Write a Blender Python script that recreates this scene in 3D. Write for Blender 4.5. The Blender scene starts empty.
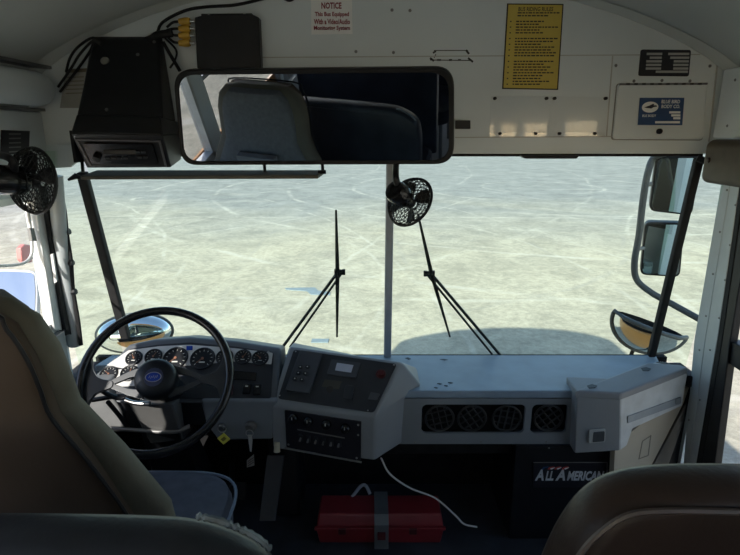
import bpy, bmesh, math, random
from mathutils import Vector, Matrix

R = math.radians
random.seed(7)
scene = bpy.context.scene
col = scene.collection

# ------------------------------------------------------------------ camera
CAM_Z = 1.6
FPX = 530.0
PITCH = R(15.5)
cd = bpy.data.cameras.new('camera')
cd.sensor_width = 36.0
cd.lens = 36.0 * FPX / 740.0
cd.clip_start = 0.02
cd.clip_end = 500
cam = bpy.data.objects.new('camera', cd)
col.objects.link(cam)
cam.location = (0, 0, CAM_Z)
cam.rotation_euler = (R(90) - PITCH, 0, 0)
scene.camera = cam

# ------------------------------------------------------------------ world, sun, exposure
world = bpy.data.worlds.new('world')
scene.world = world
world.use_nodes = True
wn = world.node_tree.nodes
wl = world.node_tree.links
bg = wn['Background']
sky = wn.new('ShaderNodeTexSky')
sky.sky_type = 'NISHITA'
sky.sun_disc = False
sky.sun_elevation = R(32)
sky.sun_rotation = R(202)
sky.altitude = 100
sky.air_density = 1.0
sky.dust_density = 0.8
wl.new(sky.outputs[0], bg.inputs[0])
bg.inputs[1].default_value = 0.26

sd = bpy.data.lights.new('sun', 'SUN')
sd.energy = 7.5
sd.angle = R(0.6)
sd.color = (1.0, 0.95, 0.86)
sun = bpy.data.objects.new('sun', sd)
col.objects.link(sun)
sun.location = (-6, -12, 10)
sun.rotation_euler = Vector((0.60, 1.49, -1.0)).to_track_quat('-Z', 'Y').to_euler()

vs = scene.view_settings
vs.view_transform = 'Standard'
vs.look = 'None'
vs.gamma = 1.0
vs.use_curve_mapping = False
vs.exposure = 0.20
scene.cycles.max_bounces = 16
scene.cycles.diffuse_bounces = 10
scene.cycles.transparent_max_bounces = 24

# ------------------------------------------------------------------ materials
MATS = {}
def mat(name, color, rough=0.6, metal=0.0, var=0.12, scale=14.0, bump=0.0, spec=0.5, coat=0.0):
    if name in MATS: return MATS[name]
    m = bpy.data.materials.new(name)
    m.use_nodes = True
    nt = m.node_tree
    b = nt.nodes['Principled BSDF']
    tc = nt.nodes.new('ShaderNodeTexCoord')
    nz = nt.nodes.new('ShaderNodeTexNoise')
    nz.inputs['Scale'].default_value = scale
    nz.inputs['Detail'].default_value = 5
    nt.links.new(tc.outputs['Object'], nz.inputs['Vector'])
    rp = nt.nodes.new('ShaderNodeValToRGB')
    rp.color_ramp.elements[0].position = 0.3
    rp.color_ramp.elements[1].position = 0.7
    rp.color_ramp.elements[0].color = tuple(c * (1 - var) for c in color[:3]) + (1,)
    rp.color_ramp.elements[1].color = tuple(min(1, c * (1 + var)) for c in color[:3]) + (1,)
    nt.links.new(nz.outputs['Fac'], rp.inputs['Fac'])
    nt.links.new(rp.outputs['Color'], b.inputs['Base Color'])
    b.inputs['Roughness'].default_value = rough
    b.inputs['Metallic'].default_value = metal
    b.inputs['Specular IOR Level'].default_value = spec
    b.inputs['Coat Weight'].default_value = coat
    if bump > 0:
        n2 = nt.nodes.new('ShaderNodeTexNoise')
        n2.inputs['Scale'].default_value = scale * 14
        n2.inputs['Detail'].default_value = 3
        nt.links.new(tc.outputs['Object'], n2.inputs['Vector'])
        bp = nt.nodes.new('ShaderNodeBump')
        bp.inputs['Strength'].default_value = bump
        bp.inputs['Distance'].default_value = 0.002
        nt.links.new(n2.outputs['Fac'], bp.inputs['Height'])
        nt.links.new(bp.outputs['Normal'], b.inputs['Normal'])
    MATS[name] = m
    return m

def glass_mat(name, tint, gloss=0.06, rough=0.0):
    m = bpy.data.materials.new(name)
    m.use_nodes = True
    nt = m.node_tree
    nt.nodes.clear()
    out = nt.nodes.new('ShaderNodeOutputMaterial')
    tr = nt.nodes.new('ShaderNodeBsdfTransparent')
    gl = nt.nodes.new('ShaderNodeBsdfGlossy')
    gl.inputs['Roughness'].default_value = rough
    nz = nt.nodes.new('ShaderNodeTexNoise')
    nz.inputs['Scale'].default_value = 3.0
    tc = nt.nodes.new('ShaderNodeTexCoord')
    nt.links.new(tc.outputs['Object'], nz.inputs['Vector'])
    mixc = nt.nodes.new('ShaderNodeMix')
    mixc.data_type = 'RGBA'
    mixc.inputs[6].default_value = tuple(tint) + (1,)
    mixc.inputs[7].default_value = tuple(min(1, t * 1.015) for t in tint) + (1,)
    nt.links.new(nz.outputs['Fac'], mixc.inputs[0])
    nt.links.new(mixc.outputs[2], tr.inputs['Color'])
    lw = nt.nodes.new('ShaderNodeLayerWeight')
    lw.inputs['Blend'].default_value = 0.5
    pw = nt.nodes.new('ShaderNodeMath')
    pw.operation = 'POWER'
    pw.inputs[1].default_value = 5.0
    nt.links.new(lw.outputs['Facing'], pw.inputs[0])
    mu = nt.nodes.new('ShaderNodeMath')
    mu.operation = 'MULTIPLY_ADD'
    mu.inputs[1].default_value = 0.55
    mu.inputs[2].default_value = gloss * 0.5
    mu.use_clamp = True
    nt.links.new(pw.outputs[0], mu.inputs[0])
    mx = nt.nodes.new('ShaderNodeMixShader')
    nt.links.new(mu.outputs[0], mx.inputs[0])
    nt.links.new(tr.outputs[0], mx.inputs[1])
    nt.links.new(gl.outputs[0], mx.inputs[2])
    nt.links.new(mx.outputs[0], out.inputs['Surface'])
    MATS[name] = m
    return m

def mirror_mat(name, tint=(0.9, 0.9, 0.9), rough=0.01):
    m = mat(name, tint, rough=rough, metal=1.0, var=0.01, scale=2)
    return m

def ground_mat():
    m = bpy.data.materials.new('gravel_lot')
    m.use_nodes = True
    nt = m.node_tree
    L = nt.links
    b = nt.nodes['Principled BSDF']
    tc = nt.nodes.new('ShaderNodeTexCoord')
    def noise(scale, detail=6, rough=0.6, dist=0.0):
        n = nt.nodes.new('ShaderNodeTexNoise')
        n.inputs['Scale'].default_value = scale
        n.inputs['Detail'].default_value = detail
        n.inputs['Roughness'].default_value = rough
        n.inputs['Distortion'].default_value = dist
        L.new(tc.outputs['Object'], n.inputs['Vector'])
        return n
    def ramp(src, p0, p1, c0, c1):
        r = nt.nodes.new('ShaderNodeValToRGB')
        r.color_ramp.elements[0].position = p0
        r.color_ramp.elements[1].position = p1
        r.color_ramp.elements[0].color = c0 + (1,)
        r.color_ramp.elements[1].color = c1 + (1,)
        L.new(src, r.inputs['Fac'])
        return r
    def mix(mode, fac, a, bb):
        x = nt.nodes.new('ShaderNodeMix')
        x.data_type = 'RGBA'
        x.blend_type = mode
        if isinstance(fac, float): x.inputs[0].default_value = fac
        else: L.new(fac, x.inputs[0])
        L.new(a, x.inputs[6])
        if isinstance(bb, tuple): x.inputs[7].default_value = bb + (1,)
        else: L.new(bb, x.inputs[7])
        return x.outputs[2]
    # paler and yellower over the near lot, greyer further out
    sp = nt.nodes.new('ShaderNodeSeparateXYZ'); L.new(tc.outputs['Object'], sp.inputs[0])
    mr = nt.nodes.new('ShaderNodeMapRange'); mr.inputs[1].default_value = -65 + 9; mr.inputs[2].default_value = -65 + 26
    L.new(sp.outputs['Y'], mr.inputs[0])
    ad = nt.nodes.new('ShaderNodeMath'); ad.operation = 'MULTIPLY_ADD'; ad.inputs[1].default_value = 1.1
    L.new(noise(0.12, 6, 0.65, 0.8).outputs['Fac'], ad.inputs[0])
    sb = nt.nodes.new('ShaderNodeMath'); sb.operation = 'SUBTRACT'; sb.inputs[1].default_value = 0.55
    L.new(mr.outputs[0], sb.inputs[0]); L.new(sb.outputs[0], ad.inputs[2])
    big = ramp(ad.outputs[0], 0.05, 0.75, (0.575, 0.53, 0.41), (0.36, 0.365, 0.345))
    mid = ramp(noise(1.1, 9, 0.78, 0.5).outputs['Fac'], 0.38, 0.60, (0.68, 0.69, 0.70), (1, 1, 1))
    fine = ramp(noise(11, 8, 0.85).outputs['Fac'], 0.38, 0.6, (0.72, 0.72, 0.72), (1, 1, 1))
    c = mix('MULTIPLY', 1.0, big.outputs[0], mid.outputs[0])
    c = mix('MULTIPLY', 1.0, c, fine.outputs[0])
    # tyre tracks: arcs of large circles, pale compacted lines broken up by noise
    def tracks(centre, period, width, color, amt, wob):
        mp = nt.nodes.new('ShaderNodeMapping')
        mp.inputs['Location'].default_value = (-centre[0], -centre[1], 0)
        L.new(tc.outputs['Object'], mp.inputs['Vector'])
        nz = noise(0.35, 3, 0.5); nf = noise(2.6, 5, 0.7)
        ln = nt.nodes.new('ShaderNodeVectorMath'); ln.operation = 'LENGTH'
        sep = nt.nodes.new('ShaderNodeVectorMath'); sep.operation = 'MULTIPLY'; sep.inputs[1].default_value = (1, 1, 0)
        L.new(mp.outputs[0], sep.inputs[0]); L.new(sep.outputs[0], ln.inputs[0])
        def math_(op, a_, b_=None):
            m_ = nt.nodes.new('ShaderNodeMath'); m_.operation = op
            for k_, q_ in enumerate((a_, b_)):
                if q_ is None: continue
                if isinstance(q_, (int, float)): m_.inputs[k_].default_value = q_
                else: L.new(q_, m_.inputs[k_])
            return m_.outputs[0]
        d = math_('ADD', ln.outputs['Value'], math_('MULTIPLY', nz.outputs['Fac'], wob))
        d = math_('ADD', d, math_('MULTIPLY', nf.outputs['Fac'], 0.06))
        f_ = math_('PINGPONG', d, period)
        amt *= 0.7
        r_ = ramp(f_, width * 0.3, width, (amt, amt, amt), (0, 0, 0))
        br = ramp(noise(0.45 + 0.1 * period, 4, 0.7).outputs['Fac'], 0.42, 0.60, (0, 0, 0), (1, 1, 1))
        return mix('MULTIPLY', 1.0, r_.outputs[0], br.outputs[0])
    pale = (0.66, 0.63, 0.54)
    def C(x, y): return (x, y - 65)
    for cen, per, wd, colr, am, wb in ((C(-7, 9), 1.9, 0.06, pale, 0.45, 0.5), (C(8, 25), 1.5, 0.12, pale, 0.6, 0.5), (C(-30, 40), 3.1, 0.10, pale, 0.4, 0.6), (C(26, 12), 1.6, 0.07, (0.30, 0.30, 0.28), 0.35, 0.4), (C(-26, 4), 2.3, 0.06, pale, 0.55, 0.5), (C(33, 2), 2.9, 0.07, pale, 0.45, 0.5), (C(-3, 16), 1.7, 0.07, (0.32, 0.32, 0.30), 0.35, 0.8), (C(0, -90), 4.1, 0.12, pale, 0.5, 0.9)):
        c = mix('MIX', tracks(cen, per, wd, colr, am, wb), c, colr)
    L.new(c, b.inputs['Base Color'])
    b.inputs['Roughness'].default_value = 0.95
    b.inputs['Specular IOR Level'].default_value = 0.1
    bp = nt.nodes.new('ShaderNodeBump')
    bp.inputs['Strength'].default_value = 0.5
    bp.inputs['Distance'].default_value = 0.03
    L.new(noise(9, 8, 0.75).outputs['Fac'], bp.inputs['Height'])
    L.new(bp.outputs['Normal'], b.inputs['Normal'])
    return m

white_paint = mat('white_paint', (0.67, 0.72, 0.73), 0.45, var=0.05, scale=3, bump=0.05)
ceiling_paint = mat('ceiling_paint', (0.62, 0.65, 0.62), 0.5, var=0.06, scale=2.5)
grey_plastic = mat('grey_plastic', (0.19, 0.21, 0.235), 0.5, var=0.05, scale=8, bump=0.12)
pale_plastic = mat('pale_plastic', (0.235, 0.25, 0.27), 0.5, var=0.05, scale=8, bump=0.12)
dash_vinyl = mat('dash_vinyl', (0.24, 0.31, 0.39), 0.5, var=0.10, scale=9, bump=0.15)  # skylight blue mixed into the vinyl's base colour
black_plastic = mat('black_plastic', (0.009, 0.010, 0.013), 0.45, var=0.2, scale=20, bump=0.05, spec=0.35)
black_gloss = mat('black_gloss', (0.010, 0.010, 0.012), 0.2, var=0.2, scale=20)
black_matte = mat('black_matte', (0.012, 0.012, 0.013), 0.85, var=0.3, scale=20, spec=0.2)
face_black = mat('panel_black', (0.022, 0.024, 0.030), 0.5, var=0.15, scale=20)
rubber = mat('rubber', (0.015, 0.015, 0.016), 0.7, var=0.2, scale=30, spec=0.3)
pillar_paint = mat('pillar_paint', (0.48, 0.52, 0.54), 0.4, metal=0.1, var=0.06, scale=10)
silver = mat('aluminium', (0.52, 0.54, 0.55), 0.35, metal=0.6, var=0.06, scale=10)
steel = mat('steel', (0.5, 0.5, 0.5), 0.3, metal=1.0, var=0.1, scale=20)
dull_steel = mat('dull_steel', (0.24, 0.24, 0.24), 0.5, metal=0.7, var=0.1, scale=20)
grey_metal = mat('grey_metal', (0.20, 0.215, 0.22), 0.45, metal=0.2, var=0.08, scale=8)
brown_vinyl = mat('brown_vinyl', (0.036, 0.023, 0.019), 0.38, var=0.18, scale=7, bump=0.3, spec=0.2)
olive_vinyl = mat('olive_vinyl', (0.115, 0.104, 0.082), 0.6, var=0.14, scale=7, bump=0.35, spec=0.2)
navy_vinyl = mat('navy_vinyl', (0.024, 0.026, 0.034), 0.42, var=0.35, scale=7, bump=0.3, spec=0.3)
seat_fabric = mat('seat_fabric', (0.14, 0.145, 0.155), 0.9, var=0.15, scale=60, bump=0.5, spec=0.2)
added_blue_fabric = mat('added_blue_fabric', (0.03, 0.10, 0.26), 0.85, var=0.25, scale=6, bump=0.4, spec=0.2)
cushion_fabric = mat('cushion_fabric', (0.085, 0.093, 0.12), 0.8, var=0.2, scale=20, bump=0.3, spec=0.3)
bus_orange = mat('bus_orange', (0.56, 0.26, 0.08), 0.35, var=0.05, scale=3)
red_plastic = mat('red_plastic', (0.22, 0.022, 0.03), 0.4, var=0.12, scale=10)
yellow = mat('yellow_plastic', (0.62, 0.36, 0.04), 0.4, var=0.1, scale=20)
yellow_sign = mat('yellow_sign', (0.60, 0.45, 0.08), 0.5, var=0.05, scale=12)
tag_yellow = mat('tag_yellow', (0.85, 0.78, 0.12), 0.5, var=0.1, scale=20)
ink = mat('ink', (0.03, 0.025, 0.02), 0.7, var=0.1)
sign_white = mat('sign_white', (0.84, 0.84, 0.82), 0.6, var=0.04)
red_ink = mat('red_ink', (0.25, 0.02, 0.03), 0.6, var=0.05)
plate_blue = mat('plate_blue', (0.022, 0.065, 0.17), 0.45, var=0.1)
plate_black = mat('plate_black', (0.012, 0.012, 0.018), 0.4, var=0.1)
plate_silver = mat('plate_silver', (0.42, 0.42, 0.40), 0.5, var=0.06)
badge_blue = mat('badge_blue', (0.02, 0.06, 0.35), 0.25, var=0.1)
dial_mark = mat('dial_mark', (0.55, 0.55, 0.52), 0.6, var=0.05)
white_plastic = mat('white_plastic', (0.62, 0.62, 0.60), 0.45, var=0.05)
beige_panel = mat('beige_panel', (0.44, 0.385, 0.30), 0.6, var=0.06, scale=5)
tan_leather = mat('tan_leather', (0.072, 0.055, 0.038), 0.6, var=0.2, scale=18, bump=0.3)
floor_rubber = mat('floor_rubber', (0.03, 0.035, 0.045), 0.7, var=0.4, scale=8, bump=0.3)
soot = mat('soot', (0.05, 0.05, 0.045), 0.9, var=0.4, scale=60)
mirror_glass = mirror_mat('mirror_glass', (0.40, 0.42, 0.45), 0.012)
outer_mirror = mirror_mat('outer_mirror', (0.82, 0.86, 0.88), 0.01)
windshield_glass = glass_mat('windshield_glass', (0.90, 0.955, 0.915), 0.02)
side_glass = glass_mat('side_glass', (0.985, 0.985, 0.985), 0.05)
clear_plastic = glass_mat('clear_plastic', (0.985, 0.985, 0.985), 0.10, rough=0.05)
dark_glass = mat('dark_glass', (0.01, 0.012, 0.014), 0.08, var=0.1)
lcd = mat('lcd_grey', (0.30, 0.33, 0.40), 0.4, var=0.05)
amber = mat('amber_lens', (0.45, 0.10, 0.06), 0.3, var=0.1)

# ------------------------------------------------------------------ pixel helpers: where a line of sight meets a real plane
CP, SP = math.cos(PITCH), math.sin(PITCH)
CAMP = Vector((0, 0, CAM_Z))
def ray(u, v):
    a = (u - 370) / FPX; b = (v - 277.5) / FPX
    return Vector((a, CP - b * SP, -SP - b * CP))
def P(u, v, x=None, y=None, z=None):
    d = ray(u, v)
    if x is not None: t = x / d.x
    elif y is not None: t = y / d.y
    else: t = (z - CAM_Z) / d.z
    return CAMP + d * t

class Frame:
    """a surface: origin o, in-plane axes ex, ey, outward normal n"""
    def __init__(s, o, ex, ey=None, n=None):
        s.o = Vector(o); s.ex = Vector(ex).normalized()
        if ey is not None:
            ey = Vector(ey); s.ey = (ey - s.ex * ey.dot(s.ex)).normalized()
            s.n = s.ex.cross(s.ey)
        else:
            s.n = Vector(n).normalized(); s.ex = (s.ex - s.n * s.ex.dot(s.n)).normalized(); s.ey = s.n.cross(s.ex)
    def pt(s, x, y, z=0): return s.o + s.ex * x + s.ey * y + s.n * z
    def px(s, u, v):
        d = ray(u, v)
        t = (s.o - CAMP).dot(s.n) / d.dot(s.n)
        q = CAMP + d * t - s.o
        return (q.dot(s.ex), q.dot(s.ey))
    def at(s, x, y, z=0): return Frame(s.pt(x, y, z), s.ex, s.ey)
def facing(o, n, up=(0, 0, 1)):
    n = Vector(n).normalized(); ex = Vector(up).cross(n).normalized()
    return Frame(o, ex, n.cross(ex))

# ------------------------------------------------------------------ mesh helpers
def NB(): return bmesh.new()
def prism(bm, base, vec):
    """extrude a polygon (list of 3D points) along vec"""
    vec = Vector(vec)
    a = [bm.verts.new(Vector(p)) for p in base]
    b = [bm.verts.new(Vector(p) + vec) for p in base]
    n = len(a)
    bm.faces.new(list(reversed(a))); bm.faces.new(b)
    for i in range(n):
        bm.faces.new((a[i], a[(i + 1) % n], b[(i + 1) % n], b[i]))
def box(bm, x0, x1, y0, y1, z0, z1):
    prism(bm, [(x0, y0, z0), (x1, y0, z0), (x1, y1, z0), (x0, y1, z0)], (0, 0, z1 - z0))
def hexa(bm, lo, hi):
    """8-corner solid from two quads"""
    a = [bm.verts.new(Vector(p)) for p in lo]; b = [bm.verts.new(Vector(p)) for p in hi]
    n = len(a)
    bm.faces.new(list(reversed(a))); bm.faces.new(b)
    for i in range(n): bm.faces.new((a[i], a[(i + 1) % n], b[(i + 1) % n], b[i]))
def round2(pts, r, k=5):
    """round the corners of a 2D polygon"""
    out = []; n = len(pts)
    for i in range(n):
        p = Vector(pts[i]); a = Vector(pts[i - 1]) - p; b = Vector(pts[(i + 1) % n]) - p
        rr = min(r, a.length * 0.45, b.length * 0.45)
        s = p + a.normalized() * rr; e = p + b.normalized() * rr
        for j in range(k + 1):
            t = j / k
            out.append(((1 - t) ** 2) * s + 2 * t * (1 - t) * p + t * t * e)
    return out
def fpoly(bm, F, pts, z0, z1, r=0, k=4):
    if r: pts = round2(pts, r, k)
    area = sum(pts[i][0] * pts[(i + 1) % len(pts)][1] - pts[(i + 1) % len(pts)][0] * pts[i][1] for i in range(len(pts)))
    if area < 0: pts = list(reversed(pts))
    prism(bm, [F.pt(p[0], p[1], z0) for p in pts], F.n * (z1 - z0))
def fpx(bm, F, pxs, z0, z1, r=0): fpoly(bm, F, [F.px(*p) for p in pxs], z0, z1, r)
def frect(bm, F, cx, cy, w, h, z0, z1, r=0, rot=0):
    c, s = math.cos(rot), math.sin(rot)
    pts = [(cx + c * x - s * y, cy + s * x + c * y) for x, y in ((-w/2, -h/2), (w/2, -h/2), (w/2, h/2), (-w/2, h/2))]
    fpoly(bm, F, pts, z0, z1, r)
def fdisc(bm, F, cx, cy, r, z0, z1, seg=24, r1=None):
    r1 = r if r1 is None else r1
    a = [bm.verts.new(F.pt(cx + r * math.cos(2 * math.pi * i / seg), cy + r * math.sin(2 * math.pi * i / seg), z0)) for i in range(seg)]
    b = [bm.verts.new(F.pt(cx + r1 * math.cos(2 * math.pi * i / seg), cy + r1 * math.sin(2 * math.pi * i / seg), z1)) for i in range(seg)]
    bm.faces.new(list(reversed(a))); bm.faces.new(b)
    for i in range(seg): bm.faces.new((a[i], a[(i + 1) % seg], b[(i + 1) % seg], b[i]))
def flathe(bm, F, prof, seg=28, cx=0, cy=0, sx=1, sy=1):
    """prof: list of (radius, height) turned about the frame normal"""
    rings = []
    for (r, z) in prof:
        rings.append([bm.verts.new(F.pt(cx + sx * r * math.cos(2 * math.pi * i / seg), cy + sy * r * math.sin(2 * math.pi * i / seg), z)) for i in range(seg)])
    for a, b in zip(rings, rings[1:]):
        for i in range(seg): bm.faces.new((a[i], a[(i + 1) % seg], b[(i + 1) % seg], b[i]))
    if prof[0][0] > 1e-5: bm.faces.new(list(reversed(rings[0])))
    if prof[-1][0] > 1e-5: bm.faces.new(rings[-1])
    bmesh.ops.remove_doubles(bm, verts=bm.verts, dist=1e-6)
def ring(bm, F, cx, cy, R0, r, seg=32, k=8, a0=0, a1=2 * math.pi, sx=1, sy=1, z=0):
    pts = [F.pt(cx + sx * R0 * math.cos(a0 + (a1 - a0) * i / seg), cy + sy * R0 * math.sin(a0 + (a1 - a0) * i / seg), z) for i in range(seg + (0 if a1 - a0 > 6.28 else 1))]
    tube(bm, pts, r, k, closed=(a1 - a0 > 6.28))
def tube(bm, pts, r, k=8, closed=False):
    pts = [Vector(p) for p in pts]; n = len(pts)
    rs = r if isinstance(r, (list, tuple)) else [r] * n
    rings = []; prev = None
    for i, p in enumerate(pts):
        if closed: t = pts[(i + 1) % n] - pts[i - 1]
        else: t = pts[min(i + 1, n - 1)] - pts[max(i - 1, 0)]
        t.normalize()
        if prev is None:
            u = t.cross(Vector((0, 0, 1)))
            if u.length < 0.1: u = t.cross(Vector((1, 0, 0)))
        else: u = prev - t * prev.dot(t)
        u.normalize(); prev = u; w = t.cross(u)
        rings.append([bm.verts.new(p + (u * math.cos(2 * math.pi * j / k) + w * math.sin(2 * math.pi * j / k)) * rs[i]) for j in range(k)])
    m = n if closed else n - 1
    for i in range(m):
        a = rings[i]; b = rings[(i + 1) % n]
        off = 0
        if closed and i == n - 1:
            off = min(range(k), key=lambda o: (b[o].co - a[0].co).length)
        for j in range(k):
            bm.faces.new((a[j], a[(j + 1) % k], b[(j + 1 + off) % k], b[(j + off) % k]))
    if not closed:
        bm.faces.new(list(reversed(rings[0]))); bm.faces.new(rings[-1])
def smooth_path(pts, n=8):
    pts = [Vector(p) for p in pts]; out = []
    q = [pts[0] * 2 - pts[1]] + pts + [pts[-1] * 2 - pts[-2]]
    for i in range(1, len(q) - 2):
        for j in range(n):
            t = j / n
            out.append(0.5 * ((2 * q[i]) + (-q[i-1] + q[i+1]) * t + (2*q[i-1] - 5*q[i] + 4*q[i+1] - q[i+2]) * t*t + (-q[i-1] + 3*q[i] - 3*q[i+1] + q[i+2]) * t**3))
    out.append(pts[-1]); return out
def loft(bm, rings_pts):
    rings = [[bm.verts.new(Vector(p)) for p in rp] for rp in rings_pts]
    k = len(rings[0])
    for a, b in zip(rings, rings[1:]):
        for j in range(k): bm.faces.new((a[j], a[(j + 1) % k], b[(j + 1) % k], b[j]))
    bm.faces.new(list(reversed(rings[0]))); bm.faces.new(rings[-1])

def obj(name, bm, m, parent=None, smooth=False, bevel=0, seg=3, wire=0, sub=0):
    bmesh.ops.recalc_face_normals(bm, faces=bm.faces)
    me = bpy.data.meshes.new(name)
    bm.to_mesh(me); bm.free()
    return link(name, me, m, parent, smooth, bevel, seg, wire, sub)
def link(name, me, m, parent=None, smooth=False, bevel=0, seg=3, wire=0, sub=0):
    o = bpy.data.objects.new(name, me)
    col.objects.link(o)
    if m is not None:
        me.materials.clear(); me.materials.append(m)
    if parent is not None:
        base = world_loc(parent)
    else:
        xs = [v.co for v in me.vertices]
        base = Vector(((min(c.x for c in xs) + max(c.x for c in xs)) / 2, (min(c.y for c in xs) + max(c.y for c in xs)) / 2, min(c.z for c in xs)))
        o.location = base
    me.transform(Matrix.Translation(-base))
    if parent is not None: o.parent = parent
    if smooth:
        for p in me.polygons: p.use_smooth = True
        try: me.set_sharp_from_angle(angle=R(40))
        except Exception: pass
    if wire:
        w = o.modifiers.new('wire', 'WIREFRAME'); w.thickness = wire; w.use_even_offset = False
    if bevel:
        b = o.modifiers.new('bevel', 'BEVEL'); b.width = bevel; b.segments = seg; b.limit_method = 'ANGLE'; b.angle_limit = R(30)
        for p in me.polygons: p.use_smooth = True
        wn_ = o.modifiers.new('normals', 'WEIGHTED_NORMAL'); wn_.keep_sharp = True
    if sub:
        s = o.modifiers.new('sub', 'SUBSURF'); s.levels = sub; s.render_levels = sub
    return o
def world_loc(o):
    v = Vector((0, 0, 0))
    while o is not None:
        v += o.location; o = o.parent
    return v
def thing(name, label, cat, loc, group=None):
    o = bpy.data.objects.new(name, None); col.objects.link(o)
    o.empty_display_size = 0.05
    o.location = loc; o['label'] = label; o['category'] = cat
    if group: o['group'] = group
    return o
def tag(o, label, cat, group=None):
    o['label'] = label; o['category'] = cat
    if group: o['group'] = group
    return o
def struct(o): o['kind'] = 'structure'; return o
def sempty(name, loc):
    o = bpy.data.objects.new(name, None); col.objects.link(o); o.location = loc; o['kind'] = 'structure'
    o.empty_display_size = 0.05
    return o
def text(name, body, F, size, m, parent=None, cx=0, cy=0, z=0.0012, sx=1.0, shear=0, depth=0.0004, align='CENTER', bold=.012, fit=None):
    cu = bpy.data.curves.new(name, 'FONT'); cu.body = body; cu.size = size; cu.align_x = align; cu.align_y = 'CENTER'
    cu.extrude = depth; cu.shear = shear; cu.resolution_u = 2; cu.offset = size * bold
    t = bpy.data.objects.new(name, cu); col.objects.link(t)
    dg = bpy.context.evaluated_depsgraph_get()
    me = bpy.data.meshes.new_from_object(t.evaluated_get(dg))
    bpy.data.objects.remove(t)
    if fit:
        xs = [v.co.x for v in me.vertices]; ys = [v.co.y for v in me.vertices]
        mx_, my_ = (max(xs) + min(xs)) / 2, (max(ys) + min(ys)) / 2
        kx, ky = fit[0] / (max(xs) - min(xs)), fit[1] / (max(ys) - min(ys))
        for v in me.vertices: v.co.x = (v.co.x - mx_) * kx; v.co.y = (v.co.y - my_) * ky
        sx = 1
    M = Matrix(((F.ex.x * sx, F.ey.x, F.n.x, 0), (F.ex.y * sx, F.ey.y, F.n.y, 0), (F.ex.z * sx, F.ey.z, F.n.z, 0), (0, 0, 0, 1)))
    me.transform(Matrix.Translation(F.pt(cx, cy, z)) @ M)
    return link(name, me, m, parent)

# ================================================================== STRUCTURE
XL, XR, XC = -1.2, 1.3, 0.05
YB = -3.6          # back of the modelled bus
YW = 1.97          # inner face of the header over the windscreen
ZG = -0.95         # ground under the bus floor

bm = NB()
box(bm, -60, 60, -30, 160, ZG - 0.2, ZG)
g = obj('ground', bm, ground_mat()); struct(g)

# ceiling: arched shell
prof = [(0, 2.09), (0.25, 2.083), (0.5, 2.055), (0.65, 2.03), (0.8, 1.99), (0.93, 1.945), (1.04, 1.90), (1.13, 1.855), (1.20, 1.81), (1.25, 1.765)]
arc_in = [(XC - d, z) for d, z in reversed(prof)] + [(XC + d, z) for d, z in prof[1:]]
arc_out = [(XC + (x - XC) * 1.06, z + 0.06) for x, z in arc_in]
bm = NB()
outl = arc_in + list(reversed(arc_out))
n = len(arc_in)
va = [[bm.verts.new((x, y, z)) for x, z in arc_in] for y in (YB, 2.06)]
vb = [[bm.verts.new((x, y, z)) for x, z in arc_out] for y in (YB, 2.06)]
for i in range(n - 1):
    bm.faces.new((va[0][i], va[0][i+1], va[1][i+1], va[1][i]))
    bm.faces.new((vb[0][i], vb[0][i+1], vb[1][i+1], vb[1][i]))
    for q in (0, 1): bm.faces.new((va[q][i], va[q][i+1], vb[q][i+1], vb[q][i]))
for i in (0, n - 1): bm.faces.new((va[0][i], va[1][i], vb[1][i], vb[0][i]))
struct(obj('ceiling', bm, ceiling_paint, smooth=True))

# cove moulding where the ceiling meets the header
bm = NB()
covei = [(XC + (x - XC) * 0.985, z - 0.012) for x, z in arc_in]
a = [bm.verts.new((x, YW - 0.004, z)) for x, z in covei]; b = [bm.verts.new((x, YW - 0.05, z - 0.003)) for x, z in arc_in]
c = [bm.verts.new((x, YW + 0.02, z + 0.02)) for x, z in arc_in]
for i in range(n - 1):
    bm.faces.new((a[i], a[i+1], b[i+1], b[i])); bm.faces.new((b[i], b[i+1], c[i+1], c[i])); bm.faces.new((c[i], c[i+1], a[i+1], a[i]))
struct(obj('trim_1', bm, ceiling_paint, smooth=True))

bm = NB()
box(bm, XL, XR, 0.55, 2.14, -0.06, 0)
struct(obj('floor', bm, floor_rubber))
bm = NB()
box(bm, XL, XR, YB, 0.55, -0.06, 0)
struct(obj('floor_rear', bm, mat('floor_grey', (0.42, 0.42, 0.40), 0.5, var=0.08, scale=6)))  # rear floor made pale to bounce extra light forward
# header wall above the windscreen
bm = NB()
ZH = 1.519
prism(bm, [(XL, YW, ZH)] + [(x, YW, z) for x, z in arc_out] + [(XR, YW, ZH)], (0, 0.09, 0))
struct(obj('wall_front', bm, white_paint))
# front firewall below the windscreen (inside black, outside orange)
bm = NB(); box(bm, XL, XR, 2.14, 2.17, -0.1, 0.645)
struct(obj('wall_front_lower', bm, black_matte))
bm = NB(); box(bm, XL - 0.06, XR + 0.06, 2.171, 2.21, -0.55, 0.56); box(bm, XL - 0.06, XR + 0.06, 1.95, 2.17, -0.55, -0.1)
struct(obj('trim_2', bm, bus_orange, bevel=0.02))
bm = NB(); box(bm, XL - .06, -1.10, 1.93, 2.139, .58, .625); box(bm, 1.20, XR + .06, 1.97, 2.139, .58, .62)
struct(obj('trim_21', bm, rubber))
bm = NB(); box(bm, XL - 0.07, XR + 0.07, 2.06, 2.12, ZH, 1.80)
struct(obj('trim_3', bm, bus_orange, bevel=0.03))
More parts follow.
